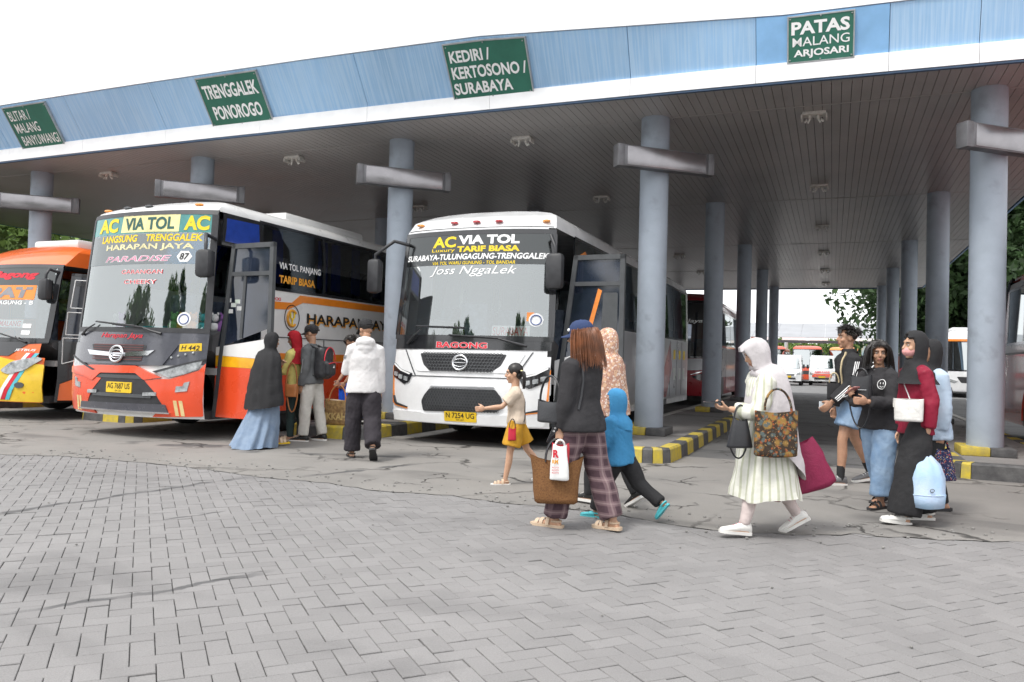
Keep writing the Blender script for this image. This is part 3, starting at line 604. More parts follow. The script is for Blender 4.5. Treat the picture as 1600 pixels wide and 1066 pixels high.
for m_ in (1, -1):
    P_ = [(m_*x, z) for x, z in hl][::m_]
    h = b_.F('headlight', P_, mBlkG, .014, .04, r=.02)
    b_.F('headlight_strip', [(m_*.9, 1.05), (m_*1.09, 1.105), (m_*1.25, 1.195), (m_*1.25, 1.175), (m_*1.1, 1.085), (m_*.92, 1.033)][::m_], mWT, .02, .01, parent=h, db=.1, da=.05)
    for cx, cz in ((.99, .965), (1.10, .99), (1.20, 1.03)):
        b_.F('projector', rpoly([(m_*(cx-.04), cz-.035), (m_*(cx+.035), cz-.02), (m_*(cx+.035), cz+.045), (m_*(cx-.04), cz+.03)][::m_], .01), mLens, .024, .012, parent=h, da=.03)
    b_.F('corner_stripe', [(m_*1.275, 1.16), (m_*1.24, .62), (m_*1.2, .575), (m_*.95, .53), (m_*.95, .51), (m_*1.21, .55), (m_*1.265, .6), (m_*1.285, 1.16)][::m_], mOP, .012, .02, da=.05, db=.1)
    b_.F('fog_lamp_recess', [(m_*.95, .545), (m_*1.19, .60), (m_*1.235, .70), (m_*1.26, .70), (m_*1.23, .60), (m_*1.19, .565), (m_*.96, .53)][::m_], mBlkP, .014, .02, da=.05, db=.1)
b_.F('lower_grille', [(-.53, .84), (.53, .86), (.63, .74), (.65, .6), (.55, .53), (-.64, .50), (-.67, .65), (-.62, .74)], mBlkP, .014, .03, r=.03)
lg = G()
for i in range(-13, 14):
    for j in range(8):
        cx, cz = i*.048+(.024 if j % 2 else 0), .545+j*.041
        if abs(cx) < .58-.6*max(0, cz-.74): lg.tube([b_.ff(cx+.022*math.cos(R(a)), cz+.022*math.sin(R(a)), .022) for a in range(0, 361, 72)], .004, 3, False)
lg.obj('grille_mesh', mFrG, b_.o)
b_.F('grille_trim', [(-.52, .86), (.52, .88), (.5, .90), (-.5, .88)], mSil, .018, .02)
b_.F('bumper_lip', [(-1.2, .33), (1.2, .34), (1.27, .5), (.7, .50), (.55, .48), (-.6, .46), (-.7, .48), (-1.27, .48)], mWP, .022, .05, r=.03)
b_.plate(-.26, .26, .37, .515, 'N 7254 UG', '07.27')
b_.wiper((-1.0, 1.50), (-.75, 1.72), (-.85, 1.77), (0, 1.75)); b_.wiper((.95, 1.5), (.55, 1.6), (-.25, 1.64), (.6, 1.6))
b_.mirror(-1, -1.2, 3.06, -1.66, 2.55, .11, .27); b_.mirror(1, 1.2, 3.06, 1.33, 2.58, .13, .26)
for x, mt in ((-.36, mRdL), (.02, mRdL), (.38, mRdL), (-1.0, mOrL), (1.08, mOrL)):
    G().ell(b_.ff(x, 3.36, .01), (.065, .05, .022), 14, 8).obj('marker_lamp', mt, b_.o, 60)
b_.F('roof_cap_seam', [(-1.2, 3.265), (1.2, 3.265), (1.2, 3.275), (-1.2, 3.275)], mFrG, .006, .01)
cuts = [1.45, 2.6, 4.4, 6.2, 8.0, 9.8, 11.6]
b_.side_windows(1, cuts); b_.side_windows(-1, cuts)
for sx in (1, -1):
    b_.S('side_panel', [(1.5, .45), (11.7, .45), (11.7, 1.9), (1.5, 1.9)], mSil, .004, .01, sx)
    b_.S('flame_stripe', [(7.4, .5), (8.9, .5), (9.6, 1.2), (9.3, 1.85), (8.6, 1.2), (7.9, .9)], mRedP, .007, .006, sx, da=.3)
    for y in (9.3, 10.2, 10.9): b_.S('locker_seam', [(y, .5), (y+.025, .5), (y+.025, 1.88), (y, 1.88)], mBlkP, .0085, .01, sx)
for y in (9.75, 10.5, 11.15):
    b_.S('warning_sticker', [(y, 1.42), (y+.26, 1.42), (y+.26, 1.66), (y, 1.66)], mYT, .009, .003, r=.05); b_.S('notice_sticker', [(y, .9), (y+.3, .9), (y+.3, 1.2), (y, 1.2)], M('notice_paper', (.6, .55, .6), .6, c2=(.5, .62, .5), scale=6), .009, .003)
b_.S('orange_sash', [(1.5, 2.95), (1.95, 3.1), (2.4, 2.9), (2.5, 2.3), (2.42, 2.3), (2.2, 2.8), (1.6, 2.8)], mOP, .010, .003, da=.2)
lettering('EXECUTIVE TRANS', 2.75, 4.3, 2.62, 2.8, b_.sf(1), mWT, b_.o, .010, bold=.01)
d, P_ = b_.door(1.20, .62, R(-4), [(.38, .38, 1.30, 1.62, mWP)]); 
P_('door_sill', [(.1, .32), (1.05, .32), (1.05, .37), (.1, .37)], mBlkP, .025, .03)
P_('door_reflection', [(.52, 1.75), (.60, 1.80), (.74, 2.33), (.68, 2.36)], mOP, .009, .003)  # reflection of the orange sash, painted as a small patch on the door glass
P_('inner_pane', [(.74, 1.72), (.98, 1.74), (.98, 2.3), (.76, 2.3)], mFrG, .008, .003, .03)
# ---------------------------------------------------------------- black, white and red coach
mWP2 = M('white_coach_paint_old', (.74, .74, .73), .3, coat=.5, var=.05, scale=1.5); mRed = M('coach_red', (.74, .075, .02), .28, coat=.6, var=.06, scale=2)
mChar = M('charcoal_paint', (.075, .078, .095), .25, coat=.7, var=.08); mOrg = M('coach_orange', (.80, .24, .02), .32, coat=.5, var=.05); mAmb = M('coach_amber', (.85, .42, .01), .32, coat=.5)
mTeal = M('teal_strip', (.05, .25, .24), .3, coat=.5); mPale = M('pale_yellow_board', (.80, .74, .36), .5); mGT2 = M('dark_green_ink', (.02, .10, .09), .5); mBlu = M('curtain_blue', (.02, .07, .42), .7, var=.2, scale=9)
h_ = Bus('coach', 'red, white and charcoal coach lettered HARAPAN JAYA with its door open', (-9.60, 8.62, 0), 12.0, PH, 1.28, mWP2, win=(2.34, 3.36), ws=(1.60, 3.32))
pane = h_.windscreen(1.17, 1.235, fr=mBlkP)
h_.F('sun_strip', [(-1.19, 3.03), (1.19, 3.03), (1.17, 3.31), (-1.17, 3.31)], mTeal, .011, .0, parent=pane, db=.1)
h_.F('route_board', [(-.42, 3.05), (.68, 3.04), (.68, 3.30), (-.40, 3.31)], mPale, .014, .003, parent=pane)
h_.T('VIA TOL', -.34, .60, 3.08, 3.27, mGT2, .019, pane, bold=.03); h_.T('AC', -.98, -.5, 3.06, 3.28, mYT, .016, pane, bold=.045); h_.T('AC', .76, 1.13, 3.06, 3.28, mYT, .016, pane, bold=.045)
h_.F('banner_film', [(-1.2, 2.56), (1.12, 2.56), (1.16, 3.02), (-1.19, 3.02)], glass('blue_film', (.25, .45, .62), .16, .1), .0115, 0., parent=pane, db=.2)
h_.T('LANGSUNG', -.86, -.05, 2.90, 3.01, mYT, .014, pane, bold=.03, shear=.1); h_.T('TRENGGALEK', .12, 1.06, 2.90, 3.01, mYT, .014, pane, bold=.03, shear=.1)
h_.T('HARAPAN JAYA', -.72, .95, 2.76, 2.87, M('cream_letters', (.72, .66, .38), .5), .014, pane, bold=.03)
h_.T('PARADISE', -.7, .62, 2.60, 2.69, mWT, .0145, pane, bold=.035, shear=.3); h_.T('PARADISE', -.69, .61, 2.605, 2.685, M('pink_letters', (.62, .22, .35), .5), .0165, pane, bold=.0, shear=.3)
h_.F('round_sticker', [(.70, 2.67), (.76, 2.59), (.88, 2.59), (.94, 2.67), (.88, 2.75), (.76, 2.75)], mWT, .014, .002, parent=pane); h_.T('87', .75, .90, 2.62, 2.72, mInk, .0185, pane, bold=.02, shear=.2)
for txt, x0, x1, z in (('GARANGAN', -.28, .50, 2.41), ('CHEEKY', -.2, .42, 2.26)): h_.T(txt, x0, x1, z, z+.07, mWT, .0135, pane, bold=.04); h_.T(txt, x0, x1, z+.005, z+.065, mRT, .0155, pane, bold=.0)
random.seed(3)
mToy = [M('toy_%s' % n, c, .7, var=.2, scale=9) for n, c in (('yellow', (.8, .55, .1)), ('green', (.2, .5, .2)), ('purple', (.35, .15, .45)), ('white', (.75, .75, .75)), ('teal', (.05, .45, .5)), ('orange', (.8, .3, .08)))]
for i, x in enumerate((-1.05, -.85, .35, .5, .66, .8, .98, 1.1)):
    o = G().ell((x, .56+.2*x*x, 1.66), (.09, .07, random.uniform(.07, .12)), 12, 8).ell((x+.02, .56+.2*x*x, 1.80), (.06, .05, .06), 10, 7).ell((x-.04, .56+.2*x*x, 1.86), (.02, .015, .025), 8, 5).ell((x+.07, .56+.2*x*x, 1.86), (.02, .015, .025), 8, 5).obj('plush_toy', mToy[(i*5+3) % 6], h_.o, 60)
G().box((-.6, .55, 1.56), (.2, .7, 1.66), .03).obj('dashboard_cloth', mToy[4], h_.o, 40)
rs = h_.F('round_sticker', arc(.93, 1.75, .10, 0, 345, 22), mWT, .013, .002, parent=pane)
G().tube([h_.ff(.93+.07*math.cos(t), 1.75+.07*math.sin(t), .018) for t in [2*math.pi*i/24 for i in range(25)]], .008, 5, False).obj('sticker_ring', MATS['sticker_blue'], pane)
h_.F('hood_panel', [(-1.29, 1.0), (1.29, 1.1), (1.29, 1.57), (-1.29, 1.56)], mChar, .010, .03)
h_.F('hood_step', [(-1.22, 1.08), (.70, 1.07), (.92, 1.38), (-1.24, 1.38)], mChar, .03, .04, r=.04)
h_.T('Harapan Jaya', -.55, .30, 1.44, 1.535, mRT, .015, bold=.012, shear=.4)
h_.F('grille', [(-.72, 1.36), (.42, 1.36), (.34, 1.12), (-.58, 1.11)], mBlkP, .034, .02, r=.03)
for z in np.arange(1.14, 1.35, .035): h_.F('grille_slat', [(-.66, z), (.36, z), (.36, z+.014), (-.66, z+.014)], M('grille_maroon', (.12, .04, .04), .5), .04, .012)
h_.F('chrome_wing', [(-.80, 1.275), (-.22, 1.245), (.02, 1.245), (.56, 1.29), (.46, 1.215), (.04, 1.19), (-.24, 1.19), (-.72, 1.205)], mChr, .05, .02)
h_.emblem(-.11, 1.225, .115, off=.06)
h_.F('fleet_number', [(.92, 1.28), (1.22, 1.30), (1.21, 1.41), (.92, 1.39)], mPlY, .014, .004); h_.T('H 442', .95, 1.19, 1.305, 1.375, mInk, .0165, bold=.01, shear=.15)
for m_ in (1, -1):
    P_ = [(m_*x, z) for x, z in [(.60, .985), (1.25, 1.17), (1.22, 1.04), (1.05, .96), (.82, .905)]][::m_]; h = h_.F('headlight', P_, mLens, .034, .06, r=.02)
    h_.F('headlight_rim', [(m_*x, z) for x, z in [(.56, .985), (1.28, 1.19), (1.28, 1.17), (.62, .97)]][::m_], mBlkP, .038, .04, parent=h, da=.06)
    for i in range(4): G().ell(h_.ff(m_*(.82+.1*i), 1.19+.025*i, .015), (.022, .015, .02), 10, 6).obj('marker_lamp', mLens, h_.o, 60)
    h_.F('bumper_corner', [(m_*x, z) for x, z in [(.55, .33), (1.27, .36), (1.29, 1.13), (1.22, 1.02), (.84, .885), (.66, .88), (.42, .86), (.62, .68), (.74, .5)]][::m_], mRed, .024, .05, db=.15, r=.02)
    f_ = h_.F('fog_lamp', [(m_*x, z) for x, z in [(.93, .70), (1.09, .72), (1.12, .86), (1.05, .84), (1.03, .79), (.94, .785)]][::m_], mLens, .034, .02, da=.05)
    for x in (.92, 1.0): h_.F('reflector_stripe', [(m_*x, .36), (m_*(x+.05), .36), (m_*(x+.03), .58), (m_*(x-.02), .58)][::m_], M('reflector_gold', (.8, .62, .3), .4), .028, .004)
h_.F('bumper_bar', [(-1.28, 1.01), (-.62, 1.05), (.26, 1.06), (.70, .90), (.42, .86), (.27, .955), (-.44, .94), (-.62, .82), (-.85, .88), (-1.28, .92)], mRed, .036, .06, db=.15, r=.02)
h_.F('lower_intake', [(-.46, .95), (.36, .955), (.46, .84), (.66, .66), (.75, .5), (-.86, .48), (-.70, .65), (-.62, .82)], mBlkP, .018, .03)
for z in (.60, .87): h_.F('intake_bar', [(-.6, z), (.55, z), (.55, z+.05), (-.6, z+.05)], mFrG, .026, .02)
for x in (-.72, .42): h_.F('drl_lamp', [(x, .63), (x+.22, .64), (x+.22, .69), (x, .68)], mLens, .036, .015)
h_.F('lower_lip', [(-.92, .40), (.82, .40), (.78, .52), (-.88, .50)], mChar, .05, .07, r=.02); h_.F('lip_trim', [(-.95, .385), (.85, .385), (.85, .405), (-.95, .405)], mChr, .06, .05)
h_.plate(-.29, .21, .66, .815, 'AG 7687 US', '04.26')
h_.wiper((.62, 1.53), (.3, 1.62), (-.3, 1.66), (.3, 1.62)); h_.wiper((-1.05, 1.5), (-.7, 1.66), (-.7, 1.7), (.15, 1.64))
h_.mirror(1, 1.24, 2.93, 1.33, 2.54, .13, .20, fwd=.30)
for x, mt in ((-1.1, mOrL), (-.55, mFrG), (-.08, mFrG), (.82, mOrL)): G().ell(h_.ff(x, 3.475, .02), (.075, .05, .022), 14, 8).obj('marker_lamp', mt, h_.o, 60)
cuts = [1.45, 3.1, 4.66, 6.3, 8.0, 9.8, 11.6]
h_.side_windows(1, cuts); h_.side_windows(-1, cuts)
h_.S('quarter_window', [(.62, 2.93), (1.38, 2.93), (1.38, 3.3), (.68, 3.28)], M('blue_pane', (.015, .05, .30), .1, coat=.8), .006, .02, da=.4); h_.S('window_header', [(.55, 2.87), (1.45, 2.87), (1.45, 3.36), (.62, 3.36)], mBlkG, .003, .01, da=.4)
for y in (1.75, 3.0, 3.4, 4.05, 4.8, 5.5): h_.S('curtain', [(y, 2.45), (y+.28, 2.42), (y+.3, 3.3), (y+.05, 3.3)], mBlu, -.06, .02)
for sx in (1, -1):
    h_.S('stripe_orange', [(1.5, 2.12), (2.2, 2.14), (2.42, 2.28), (11.6, 2.3), (11.6, 2.17), (2.5, 2.16), (2.1, 2.02), (1.5, 2.0)], mOrg, .004, .008, sx, da=.4)
    h_.S('stripe_amber', [(1.5, 1.17), (11.7, 1.17), (11.7, 1.30), (1.5, 1.30)], mOrg, .004, .008, sx); h_.S('lower_panel', [(1.5, .36), (11.7, .36), (11.7, 1.16), (1.5, 1.16)], mRed, .004, .008, sx)
    for y in (3.1, 4.3, 5.5, 6.7): h_.S('locker_seam', [(y, .4), (y+.015, .4), (y+.015, 1.56), (y, 1.56)], mFrG, .010, .004, sx)
    h_.S('locker_seam', [(1.6, 1.55), (8, 1.55), (8, 1.565), (1.6, 1.565)], mFrG, .0115, .004, sx)
sf = h_.sf(1)
lettering('VIA TOL PANJANG', 1.86, 2.98, 2.64, 2.78, sf, mWT, h_.o, .010, bold=.02); lettering('TARIP BIASA', 1.86, 2.82, 2.44, 2.57, sf, M('orange_letters', (.8, .36, .04), .5), h_.o, .010, bold=.04)
lettering('HARAPAN JAYA', 2.63, 5.5, 1.735, 1.965, sf, MATS['orange_letters'], h_.o, .008, bold=.02); lettering('HARAPAN JAYA', 2.6, 5.47, 1.76, 1.99, sf, mInk, h_.o, .011, bold=.02)
lettering('MAXXI', 1.56, 1.9, 2.145, 2.2, sf, mRT, h_.o, .0125, bold=.02)
lg = G().tube([sf(2.2+.19*math.cos(t), 1.89+.21*math.sin(t), .008) for t in [2*math.pi*i/28 for i in range(29)]], .007, 5, False).obj('crest_ring', mInk, h_.o)
G().tube([sf(2.2+.12*math.cos(R(a)), 1.88+.13*math.sin(R(a)), .012) for a in range(40, 325, 15)], .022, 6).obj('crest_letter', MATS['orange_letters'], h_.o, 60)
G().tube([sf(2.15, 2.02, .014), sf(2.15, 1.9, .014), sf(2.2, 1.85, .014), sf(2.25, 1.9, .014), sf(2.25, 2.02, .014)], .014, 5).tube([sf(2.2, 1.86, .014), sf(2.2, 1.76, .014)], .014, 5).obj('crest_letter', mYT, h_.o, 60)
d, P_ = h_.door(1.16, .60, R(-6), [(.34, .34, 1.08, 1.06, mRed), (1.083, 1.063, 1.24, 1.20, mAmb), (1.243, 1.203, 1.36, 1.50, mWP2)], w_=1.12, low=1.5, zt=2.87)
for a, z in ((.2, 2.02), (.3, 1.95), (.42, 1.9), (.24, 1.86), (.38, 2.0)): P_('door_sticker', [(a, z), (a+.1, z), (a+.1, z+.06), (a, z+.06)], MATS['notice_paper'], .008, .003)
P_('door_frame', [(.5, 1.5), (.55, 1.5), (.6, 2.4), (.55, 2.4)], mFrG, .02, .04)
G().box((-.7, 2.7, 3.56), (.7, 5.2, 3.78), .08).obj('air_conditioner', mWP2, h_.o, 40)
# ---------------------------------------------------------------- orange and yellow bus
mOr2 = M('orange_bus_paint', (.78, .14, .02), .3, coat=.6, var=.05, scale=2); mYe2 = M('yellow_bus_paint', (.78, .52, .03), .3, coat=.6, var=.05); mCy = M('cyan_stripe', (.1, .5, .6), .4)
PO = [(.3, .06), (.6, 0), (1.1, .03), (1.5, .12), (3.0, .38), (3.3, .5), (3.62, 1.2)]
o_ = Bus('bus', 'orange and yellow bus with a white MALANG card behind its windscreen', (-13.95, 9.45, 0), 11, PO, 1.25, mOr2, win=(1.85, 2.75), ws=(1.42, 2.72), top=3.2)
pane = o_.windscreen(1.16, 1.2)
o_.F('sun_strip', [(-1.18, 2.38), (1.17, 2.38), (1.16, 2.71), (-1.16, 2.71)], glass('dark_strip', (.08, .06, .06), .06), .011, 0., parent=pane)
o_.F('route_board', [(-.9, 2.12), (.86, 2.12), (.86, 2.38), (-.9, 2.38)], mOrg, .012, .002, parent=pane); o_.T('CEPAT', -.8, .8, 2.15, 2.35, M('grey_letters', (.25, .25, .27), .5), .016, pane, bold=.05, shear=.1)
o_.T('BLITAR - T.AGUNG - B', -.6, .86, 2.03, 2.10, mWT, .013, pane, bold=.02); o_.T('Bagong', -.2, .85, 2.48, 2.64, mRT, .014, pane, bold=.05, shear=.3)
o_.F('destination_card', [(.18, 1.62), (.72, 1.62), (.72, 1.76), (.18, 1.76)], mWT, -.02, .004); o_.T('MALANG', .22, .68, 1.64, 1.74, mRT, -.014, bold=.01)
for z in (1.5, 1.62): o_.F('small_sticker', [(.76, z), (.92, z), (.92, z+.07), (.76, z+.07)], mWT, .012, .002, parent=pane)
o_.F('cowl_panel', [(-1.26, 1.15), (1.24, 1.36), (1.24, 1.40), (-1.26, 1.40)], mBlkG, .008, .03); o_.F('dark_hood', [(-1.1, 1.12), (.62, 1.12), (1.0, 1.38), (-1.1, 1.38)], mBlkG, .012, .03)
o_.F('bumper_yellow', [(-1.27, .33), (1.27, .33), (1.28, .98), (.9, 1.02), (.3, 1.12), (-1.27, 1.12)], mYe2, .010, .04, r=.03)
for i, mt in enumerate((mWT, mRT, mCy)): o_.F('swoosh_stripe', [(.45+.09*i, .36), (.53+.09*i, .36), (1.02+.07*i, 1.18), (.96+.07*i, 1.18)], mt, .016, .006, da=.1)
for m_ in (1, -1): 
    h = o_.F('headlight', rpoly([(m_*.52, .86), (m_*.75, 1.03), (m_*1.15, 1.12), (m_*1.24, 1.08), (m_*1.0, .88), (m_*.7, .80)][::m_], .06), mLens, .03, .05); o_.F('fog_lamp', arc(m_*.92, .62, .085, 0, 340, 14, .6), mBlkG, .02, .02)
o_.T('JETBUS', .72, 1.1, 1.2, 1.25, mWT, .014, bold=.01, shear=.2)
o_.wiper((.9, 1.36), (.7, 1.46), (-.1, 1.6), (.75, 1.42)); o_.mirror(1, 1.18, 2.62, 1.16, 2.30, .11, .19, fwd=.25)
o_.side_windows(1, [1.45, 3, 4.8, 6.6, 8.4, 10.6]); o_.side_windows(-1, [1.45, 3, 4.8, 6.6, 8.4, 10.6])
d, P_ = o_.door(1.18, .58, R(52), [(.35, .35, .62, 1.02, mOr2), (.63, 1.03, 1.4, 1.4, mBlkG)], frame=mBlkG, w_=1.0, zt=2.62, low=1.4, lean=.2, fw_=.05)
for q in ([(.2, 2.0), (.88, 2.0), (.88, 2.5), (.26, 2.5)], [(.14, 1.52), (.5, 1.52), (.5, 1.92), (.16, 1.92)], [(.1, 1.0), (.88, 1.25), (.88, 1.46), (.1, 1.46)]):
    for a, b in zip(q, q[1:]+q[:1]):
        G().tube([(a[0], -.035, a[1]), (b[0], -.035, b[1])], .008, 4).obj('window_trim', mWT, d)
box('door_edge_panel', (1.0, -.03, .4), (1.18, .03, 2.25), mOr2, d, .01)
G().box((-.6, 1.4, 3.18), (.6, 3.4, 3.36), .06).obj('roof_hatch', mWP2, o_.o, 40)
# ---------------------------------------------------------------- dark red coach behind the white one
r_ = Bus('coach', 'dark red coach with lit amber lamp parked behind the white coach', (-4.72, 25.2, 0), 11.5, PB, 1.25, mRedP, win=(2.0, 3.1), ws=(1.55, 3.3), door=False)
pane = r_.windscreen(1.17, 1.2, mat=mGT)
r_.F('grille_band', [(-1.26, 1.05), (1.26, 1.15), (1.26, 1.5), (-1.26, 1.45)], mSil, .010, .03)
for m_ in (1, -1):
    h = r_.F('headlight', [(m_*x, z) for x, z in [(.62, .92), (1.24, 1.14), (1.24, .9), (.9, .8)]][::m_], mBlkG, .02, .03); r_.F('turn_lamp', [(m_*x, z) for x, z in [(1.0, .93), (1.15, 1.0), (1.15, .93), (1.05, .86)]][::m_], M('amber_lamp_lit', (1, .4, .06), .3, emit=1.2), .028, .01, parent=h)
    r_.F('chrome_strip', [(m_*x, z) for x, z in [(.6, 1.0), (1.24, 1.2), (1.24, 1.17), (.6, .97)]][::m_], mChr, .024, .02, parent=h)
    G().ell(r_.ff(m_*.95, 3.4, .01), (.06, .05, .02), 12, 7).obj('marker_lamp', mOrL, r_.o, 60)
r_.T('Jaya', .4, .9, 2.6, 2.75, mWT, .014, pane, bold=.02, shear=.2)
r_.F('bumper', [(-1.26, .34), (1.26, .34), (1.26, .78), (-1.26, .78)], mRedP, .012, .04, r=.04); r_.side_windows(1, [1.3, 3, 4.8, 6.6, 8.4, 11]); r_.S('side_panel', [(1.2, .9), (11.2, .9), (11.2, 1.9), (1.2, 1.9)], mSil, .004, .01)
for y in (1.3, 2.4, 3.5): r_.S('locker_seam', [(y, .5), (y+.03, .5), (y+.03, 1.88), (y, 1.88)], mBlkP, .007, .01)
# ---------------------------------------------------------------- coach at the right edge, seen along its side
mRdB = M('coach_brick_red', (.50, .055, .035), .25, coat=.7, var=.1, scale=1.2)
s_ = Bus('coach', 'brick red coach with grey upper side parked beyond the right-hand platform', (4.62, 19.9, 0), 12, PB, 1.25, mRdB, win=(1.9, 3.0), ws=(1.55, 3.2), rz=math.pi, door=False, wheels=(2.9, 9.2), top=3.4)
for sx in (1, -1):
    s_.S('upper_side', [(.5, 1.72), (11.7, 1.72), (11.7, 1.9), (.5, 1.9)], M('grey_side', (.28, .27, .27), .3, coat=.5), .004, .01, sx); s_.side_windows(sx, [.75, 2.2, 4.2, 6.2, 8.2, 10.2, 11.6], glass('mirror_tint', (.15, .15, .15), .35))
    s_.S('side_rail', [(.5, 1.68), (11.8, 1.68), (11.8, 1.715), (.5, 1.715)], mFrG, .012, .02, sx); s_.S('roof_side', [(.7, 3.02), (11.6, 3.02), (11.6, 3.14), (.7, 3.14)], MATS['grey_side'], .004, .01, sx)
    for y in (2.9, 9.2): s_.S('wheel_arch_trim', arc(y, .5, .72, -8, 188, 20)+arc(y, .5, .60, 188, -8, 20), mRdB, .03, .05, sx, da=.3)
s_.windscreen(1.15, 1.18)
# ================================================================ people
from mathutils.bvhtree import BVHTree
mSk = M('skin', (.42, .235, .15), .5, var=.07, scale=25, rv=.08); mSkL = M('skin_light', (.52, .31, .205), .5, var=.07, scale=25, rv=.08)
for m_ in (mSk, mSkL):
    b = m_.node_tree.nodes['Principled BSDF']; b.inputs['Subsurface Weight'].default_value = .08; b.inputs['Subsurface Radius'].default_value = (.012, .005, .003)
mHr = M('black_hair', (.018, .015, .014), .42, var=.3, scale=40); mHrO = M('orange_hair', (.29, .105, .042), .45, c2=(.085, .036, .02), scale=8)
mEyeW = M('eye_white', (.7, .7, .68), .3); mEyeD = M('eye_dark', (.015, .01, .008), .2); mLip = M('lip', (.34, .12, .10), .45)
def cloth_mat(name, c, rough=.85, var=.06, bump=.25, bscale=220, c2=None, scale=14):
    if name in MATS: return MATS[name]
    m = M(name, c, rough, var=var, scale=scale, bump=bump, bscale=bscale, c2=c2, spec=.25); N, L, b = nodes(m); tc = [n for n in N if n.type == 'TEX_COORD'][0]
    nz = N.new('ShaderNodeTexNoise'); nz.inputs['Scale'].default_value = 13; nz.inputs['Detail'].default_value = 3; nz.inputs['Distortion'].default_value = 1.4; L.new(tc.outputs['Object'], nz.inputs['Vector'])
    bp = N.new('ShaderNodeBump'); bp.inputs['Strength'].default_value = .2; bp.inputs['Distance'].default_value = .03; L.new(nz.outputs[0], bp.inputs['Height'])
    old = b.inputs['Normal'].links[0].from_socket; L.new(old, bp.inputs['Normal']); L.new(bp.outputs[0], b.inputs['Normal']); return m
def wob(P, amp, freq=30., drape=.35, seed=0):
    r = np.random.default_rng(seed); o = np.zeros(len(P))
    for i in range(9):
        k = r.normal(size=3); k[2] *= drape; k *= freq*(.5+r.random()*1.2)/np.linalg.norm(k)
        k2 = r.normal(size=3)*freq*.35; o += np.sin(P@k+r.random()*6.3+1.6*np.sin(P@k2+r.random()*6.3))/(1+i*.25)
    for i in range(6):
        k = r.normal(size=3)*freq*(1.8+r.random()); o += .22*np.sin(P@k+r.random()*6.3+2*np.sin(P@(r.normal(size=3)*freq*.6)))
    return amp*o/2.4
def remesh(g, voxel, name, mat, parent, fold=0., freq=30., drape=.35, smooth=4, seed=0, dec=None):
    me = bpy.data.meshes.new('tmp'); me.from_pydata([tuple(p) for p in g.v], [], g.f)
    bm = bmesh.new(); bm.from_mesh(me); bmesh.ops.recalc_face_normals(bm, faces=bm.faces[:]); bm.to_mesh(me); bm.free()
    o = bpy.data.objects.new('tmp', me); col.objects.link(o)
    m = o.modifiers.new('r', 'REMESH'); m.mode = 'VOXEL'; m.voxel_size = voxel
    m = o.modifiers.new('s', 'SMOOTH'); m.factor = .5; m.iterations = smooth
    dg = bpy.context.evaluated_depsgraph_get(); n = bpy.data.meshes.new_from_object(o.evaluated_get(dg))
    bpy.data.objects.remove(o); bpy.data.meshes.remove(me)
    if fold:
        k = len(n.vertices); a = np.empty(k*3); n.vertices.foreach_get('co', a); nn = np.empty(k*3); n.vertex_normals.foreach_get('vector', nn)
        a = a.reshape(-1, 3); nn = nn.reshape(-1, 3); a += nn*wob(a, fold, freq, drape, seed)[:, None]; n.vertices.foreach_set('co', a.ravel())
    n.name = name; n.materials.clear(); n.materials.append(mat); n.polygons.foreach_set('use_smooth', [True]*len(n.polygons)); n.update()
    return link(bpy.data.objects.new(name, n), parent)
def soft(g, name, mat, parent, fold=.004, freq=30, drape=.35, seed=0, th=0.):
    """smooth-shaded mesh with folds, for lofted cloth"""
    o = g.obj(name, mat, parent, 80); me = o.data; k = len(me.vertices); a = np.empty(k*3); me.vertices.foreach_get('co', a); nn = np.empty(k*3); me.vertex_normals.foreach_get('vector', nn)
    a = a.reshape(-1, 3); a += nn.reshape(-1, 3)*wob(a, fold, freq, drape, seed)[:, None]; me.vertices.foreach_set('co', a.ravel()); me.update(); return o
V = Vector
